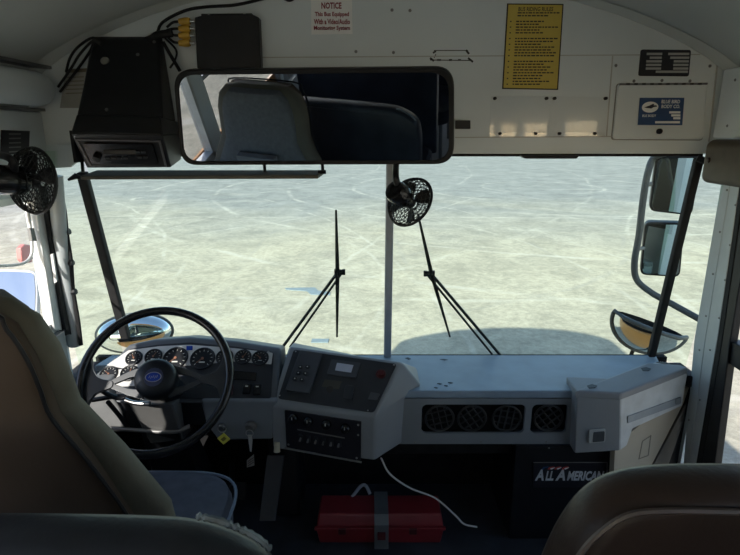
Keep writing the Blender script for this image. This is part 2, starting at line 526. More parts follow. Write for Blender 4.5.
# back wall, its opening made large for extra fill light
bm = NB()
box(bm, XL, XR, YB - .05, YB, 0, .75); box(bm, XL, XL + .25, YB - .05, YB, .75, 1.72); box(bm, XR - .25, XR, YB - .05, YB, .75, 1.72)
prism(bm, [(XL, YB, 1.72), (XR, YB, 1.72)] + [(x, YB, z) for x, z in reversed(arc_in)], (0, -0.05, 0))
struct(obj('wall_back', bm, white_paint))

# side walls with window openings
def side_wall(name, x0, x1, openings, y0, y1, zt):
    """vertical slabs around openings [(ya,yb,za,zb)]"""
    bm = NB(); y = y0
    for (ya, yb, za, zb) in sorted(openings):
        if ya > y: box(bm, x0, x1, y, ya, 0, zt)
        box(bm, x0, x1, ya, yb, zb, zt)
        if za > 0: box(bm, x0, x1, ya, yb, 0, za)
        y = yb
    if y < y1: box(bm, x0, x1, y, y1, 0, zt)
    return struct(obj(name, bm, white_paint))
left_open = [(0.84, 1.93, 0.88, 1.385)] + [(-3.5 + k * 0.86, -2.70 + k * 0.86, 0.80, 1.68) for k in range(5)]
right_open = [(0.95, 1.93, 0.02, 1.50), (0.10, 0.90, 0.80, 1.68)] + [(-3.5 + k * 0.86, -2.70 + k * 0.86, 0.80, 1.68) for k in range(4)]
side_wall('wall_left', XL - 0.06, XL, left_open, YB, 1.96, 1.79)
side_wall('wall_right', XR, XR + 0.06, right_open, YB, 1.96, 1.79)
for s, x in ((0, XL - 0.075), (1, XR + 0.0601)):
    bm = NB(); box(bm, x, x + 0.014, YB, 1.9 if s == 0 else 0.9, -0.55, 0.9)
    struct(obj('trim_%d' % (4 + s), bm, bus_orange))

# passenger windows, behind the camera, enlarged to brighten the interior
wi = 10
for side, ops in ((XL - 0.035, left_open[1:]), (XR + 0.035, right_open[1:])):
    for (ya, yb, za, zb) in ops:
        root = sempty('window_%d' % wi, (side, (ya + yb) / 2, za)); wi += 1
        bm = NB()
        for (p, q, r_, s_) in ((ya, yb, za, za + .025), (ya, yb, zb - .025, zb), (ya, ya + .025, za, zb), (yb - .025, yb, za, zb), (ya, yb, (za + zb) / 2 - .012, (za + zb) / 2 + .012)):
            box(bm, side - 0.012, side + 0.012, p, q, r_, s_)
        obj('window_frame', bm, silver, root)
        bm = NB(); box(bm, side - 0.003, side + 0.003, ya, yb, za, zb)
        obj('window_pane', bm, side_glass, root)

# ---- windscreen
ws = sempty('window_1', (XC + 0.02, 2.06, 0.66))
YT, YBm = 2.00, 2.12   # plane leans: top nearer than bottom
def wsp(x, z): return Vector((x, YT + (YBm - YT) * (1.51 - z) / (1.51 - 0.66), z))
bm = NB()
for xa, xb in ((-1.05, 0.06), (0.09, 1.20)):
    hexa(bm, [wsp(xa, .66), wsp(xb, .66), wsp(xb, 1.53), wsp(xa, 1.53)], [p + Vector((0, 0.006, 0)) for p in (wsp(xa, .66), wsp(xb, .66), wsp(xb, 1.53), wsp(xa, 1.53))])
obj('windshield_pane', bm, windshield_glass, ws)
# corner panes
for xa, ya, xb, yb in ((-1.07, 0, -1.205, -0.16), (1.22, 0, 1.31, -0.16)):
    bm = NB()
    q = []
    for z in (.66, 1.53):
        p = wsp(xa, z); q.append((p, Vector((xb, p.y + yb + 0.06, z))))
    lo = [q[0][0], q[0][1], q[1][1], q[1][0]]
    hexa(bm, lo, [p + Vector((0, 0.006, 0)) for p in lo])
    obj('corner_pane', bm, windshield_glass, ws)
# posts
def post(pa, pb, w, d, m, name, parent):
    bm = NB()
    F = facing((pa + pb) / 2, (0, -1, 0)); e = (pb - pa); L = e.length
    up = e.normalized(); ex = Vector((1, 0, 0)); ex = (ex - up * ex.dot(up)).normalized(); n_ = ex.cross(up)
    lo = [pa + ex * sx * w / 2 + n_ * sy * d / 2 for sx, sy in ((-1, -1), (1, -1), (1, 1), (-1, 1))]
    prism(bm, lo, e)
    return obj(name, bm, m, parent, bevel=min(w, d) * 0.2, seg=2)
post(wsp(0.075, .645) + Vector((0, -.012, 0)), wsp(0.075, 1.53) + Vector((0, -.012, 0)), 0.031, 0.03, mat('post_grey', (0.30, 0.33, 0.37), 0.5, metal=0.2), 'centre_post', ws)
post(P(126, 338, y=2.10), P(82, 172, y=1.985), 0.036, 0.032, rubber, 'corner_post', ws)
post(P(651, 356, y=2.10), P(699, 158, y=1.985), 0.030, 0.028, rubber, 'corner_post', ws)
# rubber seal under the header and on the sill
bm = NB(); box(bm, -1.06, 1.21, 1.975, 2.0, 1.509, 1.5185)
obj('window_seal', bm, rubber, ws)
bm = NB()
tube(bm, [P(697, 158, y=1.97), P(708, 162, y=1.955), P(714, 170, y=1.95)], 0.012, 8)
obj('window_seal', bm, rubber, ws)

# ---- left corner pillars and driver's window
def pxpost(name, pts, x, thick, m, bevel=0.004, parent=None):
    bm = NB()
    prism(bm, [P(u, v, x=x) for u, v in pts], (thick, 0, 0))
    return obj(name, bm, m, parent, bevel=bevel, seg=2)
struct(pxpost('trim_6', [(33, 190), (44, 190), (66, 330), (55, 330)], -1.185, -0.03, mat('bright_trim', (0.7, 0.71, 0.71), 0.4, metal=0.3), 0.003))
struct(pxpost('trim_7', [(44, 190), (53, 190), (78, 340), (66, 330)], -1.170, -0.03, black_plastic, 0.002))
bm = NB(); tube(bm, [P(55, 176, y=1.93), P(62, 260, y=1.95), P(75, 345, y=1.97)], 0.026, 12)
struct(obj('trim_8', bm, pillar_paint, smooth=True))
bm = NB(); fpx(bm, Frame((0, 1.89, 0), (1, 0, 0), (0, 0, 1)), [(51.5, 254), (54, 253), (58, 281), (55.5, 283)], 0, 0.008)
tag(obj('door_latch', bm, white_plastic), 'thin white plastic strip fixed on the grey corner pillar by the driver window', 'latch')

w2 = sempty('window_2', (XL - 0.03, 1.5, 0.88))
bm = NB(); box(bm, XL - 0.033, XL - 0.027, 0.84, 1.93, 0.88, 1.385); obj('window_pane', bm, side_glass, w2)
bm = NB()
XF = -1.205
# sash frame round the upper pane, with rounded lower corner
for (a_, b_) in (((-30, 264), (22, 264)), ):
    pass
path = [P(-60, 266, x=XF), P(-20, 266, x=XF), P(10, 265.5, x=XF), P(24, 263, x=XF), P(31, 256, x=XF), P(32, 245, x=XF), P(30, 225, x=XF), P(27, 205, x=XF)]
tube(bm, smooth_path(path, 5), 0.006, 8)
box(bm, XL - 0.05, XL + 0.004, 0.84, 1.93, 1.36, 1.385)
box(bm, XL - 0.05, XL + 0.004, 0.84, 1.93, 0.86, 0.90)
box(bm, XL - 0.05, XL + 0.004, 0.84, 0.86, 0.86, 1.385)
obj('window_frame', bm, mat('sash_metal', (0.62, 0.62, 0.61), 0.4, metal=0.3), w2, bevel=0.002)
bm = NB(); prism(bm, [P(u, v, x=XF + .003) for u, v in ((27, 228), (31, 228), (34, 241), (29, 241))], (0.012, 0, 0))
obj('window_latch', bm, dull_steel, w2, bevel=0.002)

# duct and ledge on the left under the ceiling
bm = NB(); tube(bm, [Vector((-1.125, 1.2, 1.735)), Vector((-1.125, 1.88, 1.735)), Vector((-1.125, 1.915, 1.735)), Vector((-1.125, 1.93, 1.735))], [0.056, 0.056, 0.05, 0.03], 24)
dc = tag(obj('round_duct', bm, white_paint, smooth=True), 'white round duct cover along the driver side wall below the ceiling', 'duct')
bm = NB(); box(bm, XL + 0.001, -1.105, 1.1, 1.968, 1.805, 1.815); box(bm, XL + 0.001, -1.15, 1.1, 1.968, 1.665, 1.675)
struct(obj('trim_10', bm, dull_steel))
bm = NB(); box(bm, XL + 0.001, -1.165, 1.1, 1.968, 1.40, 1.665)
struct(obj('trim_11', bm, white_paint, bevel=0.006))
F = Frame((-1.164, 1.8, 1.55), (0, 1, 0), (0, 0, 1))
bm = NB(); fpx(bm, F, [(1, 130), (29, 131), (28, 155), (0, 154)], 0, 0.003)
t = obj('notice_plate', bm, plate_black); tag(t, 'small dark plate of fine print above the driver window', 'plate')
bm = NB()
for k in range(5): frect(bm, F, F.px(14, 134 + k * 4.4)[0], F.px(14, 134 + k * 4.4)[1], 0.06, 0.004, 0.0031, 0.0036)
obj('print_line', bm, dull_steel, t)

# ---- right: silver pillar, rubber, door
def rp(u, v): return P(u, v, x=XR)
# pillar strips (seen on the right wall)
struct(pxpost('trim_12', [(724, 165), (733, 165), (705, 340), (687, 478), (682, 478), (694, 340)], 1.285, 0.04, pillar_paint, 0.003))
struct(pxpost('trim_13', [(733, 165), (742, 165), (717, 340), (693, 478), (687, 478), (705, 340)], 1.287, 0.03, pillar_paint, 0.003))
rv = NB()
for k in range(6):
    t_ = k / 5; F = Frame(P((727, 720, 713, 706, 699.5, 689)[k], (190, 232, 274, 316, 350, 420)[k], x=1.284), (0, 1, 0), n=(-1, 0, 0)); flathe(rv, F, [(0.0045, 0), (0.004, 0.002), (0.0, 0.003)], 8)
    F = Frame(P((735.5, 730, 725, 719, 710, 700)[k], (205, 245, 280, 318, 350, 400)[k], x=1.286), (0, 1, 0), n=(-1, 0, 0)); flathe(rv, F, [(0.004, 0), (0.0035, 0.002), (0.0, 0.003)], 8)
struct(obj('trim_14', rv, dull_steel, smooth=True))
struct(pxpost('trim_15', [(742, 165), (747, 165), (722, 340), (699, 480), (693, 480), (717, 340)], 1.289, 0.025, rubber, 0.003))

dr = sempty('door_1', (1.30, 1.4, 0.02))
bm = NB()
def dpoly(pts, x=1.30, th=0.04):
    prism(bm, [P(u, v, x=x) for u, v in pts], (th, 0, 0))
dpoly([(748, 165), (760, 165), (730, 340), (713, 475), (699, 480), (722, 340)], 1.291, .03)
q0 = P(716, 470, x=1.30); q1 = P(752, 165, x=1.30)
# door frame built in yz
def yz(y0, y1, z0, z1): box(bm, 1.30, 1.34, y0, y1, z0, z1)
obj('door_frame', bm, black_plastic, dr, bevel=0.004)
bm = NB()
yA, yB2 = P(717, 470, x=1.3).y, P(753, 165, x=1.3).y
for z0, z1 in ((1.44, 1.50), (0.785, 0.87), (0.02, 0.30)):
    yz(0.97, 1.745 + 0.05 * (z0 > 0.5) + .05 * (z0 > 1.2), z0, z1)
yz(0.95, 0.99, 0.02, 1.5)
yz(1.36, 1.40, 0.02, 1.5)
obj('door_rail', bm, black_plastic, dr, bevel=0.004)
bm = NB(); box(bm, 1.318, 1.323, 0.98, 1.90, 0.03, 1.49)
obj('door_pane', bm, side_glass, dr)
# lower dark wall between pillar and dash
bm = NB(); fpx(bm, Frame((0, 1.95, 0), (1, 0, 0), (0, 0, 1)), [(640, 378), (697, 376), (694, 560), (640, 560)], -.02, 0)
struct(obj('trim_16', bm, black_plastic, bevel=0.004))
bm = NB(); box(bm, XL - .055, XL - .001, 1.961, 2.139, -.1, .575); box(bm, XR + .001, XR + .055, 1.961, 2.139, -.1, .595)
struct(obj('trim_22', bm, black_matte))

# header box on the right with access panel
bm = NB(); box(bm, 1.205, XR - 0.001, 1.0, 1.93, 1.575, 1.80)
t = thing('door_engine_cover', 'white metal cover box over the entrance door beside the header', 'cover', (1.25, 1.5, 1.575))
obj('body', bm, white_paint, t, bevel=0.006)
bm = NB(); box(bm, 1.199, 1.2045, 1.05, 1.87, 1.60, 1.775)
obj('access_panel', bm, white_paint, t, bevel=0.002)
for y in (1.85, 1.5):
    for z in (1.615, 1.76):
        bm = NB(); flathe(bm, Frame((1.199, y, z), (0, 1, 0), n=(-1, 0, 0)), [(0.005, 0), (0.004, 0.002), (0, 0.003)], 8)
        obj('screw', bm, dull_steel, t)
bm = NB(); box(bm, 1.118, 1.295, 0.95, 1.83, 1.43, 1.572)
t = obj('padded_header', bm, tan_leather, bevel=0.025, seg=5); tag(t, 'brown tufted vinyl pad over the top of the entrance door', 'pad')
bm = NB(); flathe(bm, Frame(P(709, 160, x=1.119), (0, 1, 0), n=(-1, 0, 0)), [(0.010, 0), (0.008, 0.005), (0, 0.007)], 12)
obj('tuft_button', bm, brown_vinyl, t, smooth=True)
bm = NB(); fpx(bm, Frame((0, YW - .0002, 0), (1, 0, 0), (0, 0, 1)), [(717, 58), (718.2, 58), (709.2, 142), (708, 142)], 0.0, 0.004)
struct(obj('trim_17', bm, mat('seam_shade', (0.45, 0.45, 0.42), 0.6)))

# ================================================================== HEADER FITTINGS
H = Frame((0, YW, 1.7), (1, 0, 0), (0, 0, 1))
def hp(u, v): return H.px(u, v)
bm = NB(); fpx(bm, H, [(34, 145), (78, 145), (78, 162), (72, 167), (34, 169)], 0.001, 0.012)
struct(obj('trim_23', bm, white_paint))
# panel seams (shallow raised sheet edges)
bm = NB()
fpx(bm, H, [(262, 57), (700, 54), (700, 55), (262, 58)], -0.001, 0.0012)
fpx(bm, H, [(455, 137), (612, 136), (612, 137), (455, 138)], -0.001, 0.0012)
fpx(bm, H, [(612, 56), (613.2, 56), (607, 137), (605.8, 137)], -0.001, 0.0012)
struct(obj('trim_18', bm, mat('seam_shade', (0.45, 0.45, 0.42), 0.6)))
# screws
for (u, v) in ((392, 10), (410, 10.5), (356, 51.5), (393.5, 52.5), (616, 65.5), (710, 66), (634, 81), (662, 80.5), (690, 81)):
    bm = NB(); x, y = hp(u, v); flathe(bm, H, [(0.0055, 0), (0.0045, 0.002), (0, 0.003)], 10, x, y)
    tag(obj('screw', bm, dull_steel), 'small dark screw head in the white panel above the windscreen', 'screw', 'screws in the header panel')
# scuffed mark where something was removed
bm = NB()
for (u0, v0, u1, v1, w) in ((434, 50.5, 468, 50.5, 0.7), (433, 53, 436, 51, 1.6), (466, 50, 469, 54, 1.8), (430, 60, 472, 60.5, 0.8), (430, 58, 434, 61, 1.8), (437, 60, 441, 60, 1.5), (449, 60, 452, 60, 1.6), (458, 60, 461, 60, 1.4), (468, 58, 473, 62, 1.7), (436, 54, 434, 58, 0.7)):
    a = Vector(hp(u0, v0)); b = Vector(hp(u1, v1)); d = (b - a); nn = Vector((-d.y, d.x)).normalized() * w * 0.0019
    fpoly(bm, H, [a - nn, b - nn, b + nn, a + nn], -0.0005, 0.0006)
tag(obj('scuff_mark', bm, soot), 'burnt looking scuff outline on the white header right of the notice', 'mark')
bm = NB(); fpx(bm, H, [(455, 120.5), (470, 120.5), (470, 129), (455, 129)], -0.02, 0.012)
tag(obj('mirror_clip', bm, black_plastic, bevel=0.002), 'small black block on the header at the right end of the mirror', 'clip')

bm = NB(); fpx(bm, H, [(519, 155), (578, 155), (575, 158.5), (524, 158.5)], -0.02, 0.02)
tag(obj('windscreen_clip', bm, black_plastic, bevel=0.004), 'low black strip under the header right of the middle of the windscreen', 'clip')
# notice sign
bm = NB(); fpx(bm, H, [(311, -3), (352, -3), (352.5, 34), (311.5, 34.5)], 0, 0.0015)
t = obj('notice_sign', bm, sign_white); tag(t, 'white notice sticker with dark red lettering on the header', 'sign')
for body, u0, u1, v0, v1 in (('NOTICE', 321.5, 341.5, 2.5, 9), ('This Bus Equipped', 315, 349, 12, 17.6), ('With a Video/Audio', 314, 350, 19, 24.4), ('Monitoring System', 314, 350, 25.8, 31.4)):
    xa, ya = H.px(u0, v1); xb, yb_ = H.px(u1, v0)
    text('lettering', body, H, .03, red_ink, t, (xa + xb) / 2, (ya + yb_) / 2, 0.002, 1, bold=.03, fit=(xb - xa, yb_ - ya))

# yellow rules sign
bm = NB(); fpx(bm, H, [(507, 3.5), (563.5, 4), (558, 90), (502, 89)], 0, 0.0015)
t = obj('rules_sign', bm, ink); tag(t, 'tall yellow sign of black printed bus rules on the header', 'sign')
bm = NB(); fpx(bm, H, [(508.3, 4.7), (562.2, 5.2), (556.8, 88.8), (503.3, 87.8)], 0.0016, 0.002)
obj('sign_face', bm, yellow_sign, t)
x, y = hp(535.5, 9.5); text('lettering', 'BUS RIDING RULES', H, 0.018, ink, t, x, y, 0.0022, 0.78)
bm = NB()
row = 0
for k in range(26):
    v = 13 + k * 2.85
    if k in (2, 8, 16): continue
    sh = -(v - 4) * 0.058
    u = 515 + sh + (2 if k > 1 else 3)
    end = 515 + sh + random.choice((30, 36, 40, 42, 25)) + (0 if k > 1 else 3)
    while u < end:
        w = random.uniform(1.6, 4.2)
        fpx(bm, H, [(u, v - .62), (u + w, v - .62), (u + w, v + .62), (u, v + .62)], 0.0021, 0.0024)
        u += w + 0.8
    if k > 1 and k % 2: fpx(bm, H, [(511 + sh, v - .6), (512.4 + sh, v - .6), (512.4 + sh, v + .6), (511 + sh, v + .6)], 0.0021, 0.0024)
pr = obj('fine_print', bm, ink, t)

# clear document holders
for i, (pp, lab) in enumerate((([(490.5, 96), (549, 96.5), (547, 137), (489, 137)], 'empty clear plastic document holder screwed to the header under the yellow sign'), ([(550, 96.5), (608, 97), (604, 137), (548.5, 137)], 'empty clear plastic document holder between its twin and the hinged cover'))):
    t = thing('document_holder', lab, 'document holder', H.pt(*hp(pp[3][0] + 28, 137)), None)
    bm = NB(); fpx(bm, H, pp, 0.004, 0.0065, 0.004)
    obj('plastic_sheet', bm, clear_plastic, t)
    bm = NB(); a = pp[3]; b = pp[2]
    fpx(bm, H, [(a[0], 132), (b[0] - .5, 132), (b[0] - 1, 136.5), (a[0], 136.5)], 0.0068, 0.011, 0.004)
    obj('retaining_lip', bm, clear_plastic, t, bevel=0.002)
    for (u, v) in ((pp[0][0] + 4, 98.5), (pp[1][0] - 3, 98.5), (pp[0][0] + 9, 133.5), (pp[1][0] - 14, 133.5)):
        bm = NB(); x, y = hp(u, v); flathe(bm, H, [(0.0055, 0), (0.0055, 0.0115), (0.0045, 0.013), (0, 0.0135)], 10, x, y)
        obj('screw', bm, ink, t)

# data plate
t = thing('data_plate', 'small black plate with silver fields near the ceiling cove', 'plate', H.pt(*hp(664, 77)))
bm = NB(); fpx(bm, H, [(640.5, 49.5), (690.8, 50), (688.5, 76.5), (638, 76)], 0, 0.002, 0.008)
obj('plate', bm, plate_black, t)
bm = NB()
for v, a0, a1, b0, b1 in ((54, 646.5, 662, 668, 689), (57.8, 649.5, 661.5, 670, 689), (61.4, 646, 661.5, 673.5, 688.6), (65, 645.8, 661, 673, 688.2), (68.6, 645.5, 660.8, 673, 688), (71.8, 655.5, 0, 0, 687.5)):
    for s, e in (((a0, a1), (b0, b1)) if a1 else ((a0, b1),)) if False else ([(a0, a1), (b0, b1)] if a1 else [(a0, b1)]):
        fpx(bm, H, [(s, v - 1.15), (e, v - 1.15), (e - .2, v + 1.15), (s - .2, v + 1.15)], 0.0021, 0.0025)
obj('plate_fields', bm, plate_silver, t)

# hinged access cover with blue maker plate
t = thing('access_cover', 'white hinged access cover with a blue plate on the header', 'cover', H.pt(*hp(658, 140)))
bm = NB(); fpx(bm, H, [(616.2, 83.4), (706.8, 82.9), (702.4, 140.6), (610.7, 140.1)], 0, 0.0012, 0.012)
obj('cover_gap_shade', bm, mat('seam_dark', (.28, .28, .26), .7), t)  # dark outline sheet, painted shade for the gap round the cover
bm = NB(); fpx(bm, H, [(617, 84), (706, 83.5), (701.5, 139.5), (611.5, 139)], 0.001, 0.010, 0.012)
obj('cover_panel', bm, white_paint, t, bevel=0.004)
bm = NB(); a = H.pt(*hp(618, 84.6), 0.013); b = H.pt(*hp(705, 84), 0.013); tube(bm, [a, b], 0.0035, 8)
obj('hinge', bm, dull_steel, t, smooth=True)
bm = NB()
for k in range(1, 11):
    p = a.lerp(b, k / 11); fx, fy = hp(618 + 87 * k / 11, 84.3); frect(bm, H, fx, fy, 0.012, 0.006, 0.0135, 0.0172)
obj('hinge_knuckles', bm, soot, t)
bm = NB(); fpx(bm, H, [(638, 98), (682, 98), (680, 125.3), (636, 125)], 0.012, 0.0145)
bp_ = obj('maker_plate', bm, plate_blue, t); bp_['label'] = 'blue plate with a white oval bird emblem'
bm = NB(); x, y = hp(648, 107.3); pts = [(x + 0.029 * math.cos(k * math.pi / 12), y + 0.0185 * math.sin(k * math.pi / 12)) for k in range(24)]; fpoly(bm, H, pts, 0.0146, 0.0151)
for s, e, v in ((667, 678, 112.5), (669, 678, 115.5), (671, 678, 118.3), (653, 677.5, 122.3)): fpx(bm, H, [(s, v - 1.1), (e, v - 1.1), (e, v + 1.1), (s, v + 1.1)], 0.0146, 0.0151)
obj('emblem_oval', bm, sign_white, bp_)
bm = NB(); fpoly(bm, H, [(x - .021, y - .001), (x - .004, y + .005), (x + .008, y + .011), (x + .013, y + .010), (x + .011, y + .006), (x + .021, y + .006), (x + .024, y + .002), (x + .012, y), (x + .004, y - .005), (x - .003, y - .004), (x - .012, y - .003)], 0.0152, 0.0156)
obj('bird_emblem', bm, plate_black, bp_)
for body, u, v, sz in (('BLUE BIRD', 668.5, 102, 0.0165), ('BODY CO.', 668.5, 106.8, 0.0165), ('BUS BODY', 647, 116, 0.012)):
    x, y = hp(u, v); text('lettering', body, H, sz, sign_white, bp_, x, y, 0.0147, 0.85)
bm = NB(); x, y = hp(657, 131.3); flathe(bm, H, [(0.0095, 0.012), (0.0095, 0.022), (0.007, 0.025), (0, 0.026)], 16, x, y)
obj('latch_knob', bm, black_plastic, t, smooth=True)

# side label behind cables, left
bm = NB(); fpx(bm, H, [(66, 69), (88, 68), (80, 108), (60, 108)], 0, 0.0012)
t = obj('instruction_label', bm, mat('label_grey', (0.34, 0.34, 0.31), 0.6)); tag(t, 'pale printed label on the header behind the black monitor box', 'label')
bm = NB(); fpx(bm, H, [(67, 69.5), (87, 68.5), (86, 72), (66, 73)], 0.0013, 0.0016)
for v in (77, 81, 85, 89, 93): fpx(bm, H, [(66, v), (84, v - .5), (84, v + .3), (66, v + .8)], 0.0013, 0.0016)
obj('fine_print', bm, mat('label_brown', (0.14, 0.11, 0.07), 0.6), t)

# ---- video recorder box with yellow plugs
t = thing('video_recorder', 'flat black recorder box on the header with yellow cable plugs', 'recorder', H.pt(*hp(228, 68)))
bm = NB(); fpx(bm, H, [(198.5, 20), (208, 17.5), (254, 16.5), (261.5, 20), (263.5, 70), (201, 70)], 0.004, 0.045)
obj('case', bm, black_plastic, t, bevel=0.004)
bm = NB(); fpx(bm, H, [(203, 15), (253, 14.5), (253, 17), (203, 17.5)], 0, 0.02)
obj('mounting_flange', bm, black_plastic, t)
for (u, v) in ((211, 17), (246, 16)):
    bm = NB(); x, y = hp(u, v); flathe(bm, H, [(0.005, 0.02), (0.005, 0.024), (0, 0.027)], 8, x, y); obj('screw', bm, steel, t)
for v in (23, 30, 36.8, 44.2):
    a = H.pt(*hp(197.5, v), 0.028); b = H.pt(*hp(191, v), 0.028); c = H.pt(*hp(182, v + .3), 0.03)
    bm = NB(); tube(bm, [a, b], 0.005, 10); obj('socket', bm, steel, t, smooth=True)
    bm = NB(); tube(bm, [b + Vector((.006, 0, 0)), b, b.lerp(c, .4), c], [0.010, 0.0125, 0.0125, 0.009], 12); obj('cable_plug', bm, yellow, t, smooth=True)
    d = H.pt(*hp(170, 33 + (v - 33) * .4), 0.03)
    bm = NB(); tube(bm, smooth_path([c, c.lerp(d, .5) + Vector((0, 0, .006 * (33 - v) / 10)), d], 6), 0.0042, 8); obj('cable', bm, rubber, t, smooth=True)

# ---- cables
def cable(name, pts, r, label, m=rubber, off=0.02, Fr=H):
    bm = NB(); tube(bm, smooth_path([P(u, v, y=YW - off - dz) for u, v, dz in pts], 8), r, 8)
    return tag(obj(name, bm, m, smooth=True), label, 'cable')
cable('cable_bundle', [(172, 33, .01), (158, 35, .01), (153, 38, .005), (146, 41, .02)], 0.013, 'thick taped bundle of black cables left of the recorder box')
cable('power_cable', [(157, 33, 0), (163, 22, 0), (184, 11, 0), (205, 7, 0), (235, 5, 0), (262, -1, 0), (280, -6, 0)], 0.005, 'thin black cable arching from the bundle along the ceiling edge')
cable('loose_cable', [(165, 38, 0), (176, 50, 0), (175, 60, 0), (170, 68, 0)], 0.0035, 'thin black cable looping down beside the mirror top corner')
cable('loose_cable', [(163, 42, .01), (171, 56, .01), (180, 71, .01)], 0.006, 'black cable running from the bundle down behind the mirror')
for i, (pp, lb) in enumerate((([(101, 42, 0.1), (92, 38, .06), (78, 47, .03), (70, 58, .01), (66, 72, .0)], 'outermost black cable looping from the monitor box to the duct'), ([(101, 43, 0.1), (93, 41, .06), (80, 54, .03), (70, 70, .01), (58, 87, .0)], 'middle black cable from the monitor box down to the duct end'), ([(101, 45, 0.1), (95, 42, .06), (89, 53, .03), (77, 70, .01), (60, 92, .0)], 'innermost black cable hugging the monitor box side'))):
    cable('monitor_cable', pp, 0.0042, lb, off=0.015)
bm = NB(); tube(bm, smooth_path([H.pt(*hp(280, -4), .01), H.pt(*hp(290, 1), .02), H.pt(*hp(296, -3), .01)], 5), 0.007, 8)
tag(obj('cable_stub', bm, rubber, smooth=True), 'short black cable stub at the top left of the notice sticker', 'cable')

# ---- black monitor/radio box hung from the header
t = thing('radio_box', 'black angular box with a radio in its slanted lower face, left of the mirror', 'radio', (-0.86, 1.8, 1.5))
yb = 1.965
def q(u, v, y): return P(u, v, y=y)
bm = NB()
top = [q(95, 40, 1.93), q(157, 40, 1.93), q(163, 36, yb), q(92, 36, yb)]
mid = [q(77, 116, 1.76), q(163, 119, 1.76), q(176, 122, yb), q(78, 118, yb)]
hexa(bm, mid, top)
obj('upper_housing', bm, black_plastic, t, bevel=0.008)
bm = NB()
lo = [q(87, 168, 1.80), q(171, 167.5, 1.80), q(181, 160, yb), q(92, 158, yb)]
mi = [q(71, 133, 1.70), q(163, 135, 1.70), q(185, 133, yb), q(76, 133, yb)]
up_ = [q(77, 114, 1.74), q(160, 117, 1.74), q(180, 122, yb), q(78, 118, yb)]
hexa(bm, mi, up_); 
obj('middle_housing', bm, black_plastic, t, bevel=0.006)
bm = NB(); hexa(bm, lo, mi); obj('lower_housing', bm, black_plastic, t, bevel=0.005)
pa, pb, pc = q(71, 133, 1.70), q(163, 135, 1.70), q(87, 168, 1.80)
RF = Frame((pa + pb + pc + q(171, 167.5, 1.80)) / 4, pb - pa, pa - pc)
bm = NB()
fpx(bm, RF, [(77, 138.5), (160, 140), (161, 141.2), (77, 139.8)], 0, 0.004); fpx(bm, RF, [(75.5, 138.5), (77.5, 138.5), (92, 165.5), (90, 165.5)], 0, 0.004)
fpx(bm, RF, [(158.5, 140), (160.5, 140), (167, 166), (165.2, 166)], 0, 0.004)
obj('radio_bezel', bm, mat('bezel_dark', (.09, .09, .10), .4), t)
bm = NB(); fpx(bm, RF, [(84, 142), (153, 143), (159, 163), (92, 162)], 0, 0.008, 0.006)
rf = obj('radio_face', bm, black_gloss, t)
bm = NB(); fpx(bm, RF, [(104, 148), (136, 148), (137, 152), (105, 152)], 0.0085, 0.010); obj('cassette_slot', bm, ink, rf)
bm = NB(); x, y = RF.px(98, 155); flathe(bm, RF, [(0.013, 0.008), (0.012, 0.022), (0, 0.024)], 16, x, y); obj('volume_knob', bm, black_plastic, rf, smooth=True)
for u, v in ((108, 156), (114, 156), (120, 156), (126, 156), (138, 150), (144, 150), (140, 155), (146, 155)):
    bm = NB(); x, y = RF.px(u, v); frect(bm, RF, x, y, 0.014, 0.006, 0.008, 0.0115, 0.001); obj('preset_button', bm, face_black, rf)
UF = Frame((q(95, 40, 1.93) + q(157, 40, 1.93) + q(77, 116, 1.76) + q(163, 119, 1.76)) / 4, q(163, 119, 1.76) - q(77, 116, 1.76), q(126, 40, 1.93) - q(120, 117, 1.76))
for u, v, r_ in ((105, 61, 0.015), (138, 55, 0.006), (107, 110, 0.006), (154.5, 42.5, 0.006)):
    bm = NB(); x, y = UF.px(u, v); flathe(bm, UF, [(r_, -.004), (r_ * .9, 0.004), (0, 0.006)], 16, x, y); obj('screw' if r_ < .01 else 'round_sticker', bm, dull_steel if r_ < .01 else mat('sticker_grey', (0.22, 0.21, 0.18), 0.6), t, smooth=True)
bm = NB(); box(bm, q(69, 130, 1.75).x, q(72, 130, 1.75).x, 1.75, 1.96, 1.50, 1.60); obj('side_bracket', bm, black_plastic, t)

# ---- sun visor seen edge-on below the box and mirror
t = thing('sun_visor', 'folded dark sun visor lying edge-on under the radio box and mirror', 'visor', (-0.55, 1.87, 1.45))
bm = NB()
a, b = P(80, 176, y=1.86), P(318, 175, y=1.86)
c, d = P(97, 170, y=1.96), P(325, 170, y=1.96)
prism(bm, [a, b, d, c], (0, 0, -0.013))
obj('visor_board', bm, mat('visor_grey', (0.10, 0.095, 0.08), 0.7), t, bevel=0.003)
bm = NB(); tube(bm, [P(68, 180, y=1.86), P(76, 176, y=1.87), P(80, 178, y=1.88)], [0.004, 0.011, 0.008], 8); obj('visor_hinge', bm, black_plastic, t, smooth=True)
bm = NB(); tube(bm, [P(318, 172, y=1.9), P(326, 172, y=1.9)], 0.007, 8)
obj('visor_hinge', bm, black_plastic, t, smooth=True)
for u in (82, 322, 264):
    bm = NB(); tube(bm, [P(u, 160, y=1.955), P(u + 1, 172, y=1.93)], 0.006, 8)
    obj('visor_bracket', bm, black_plastic, t, smooth=True)

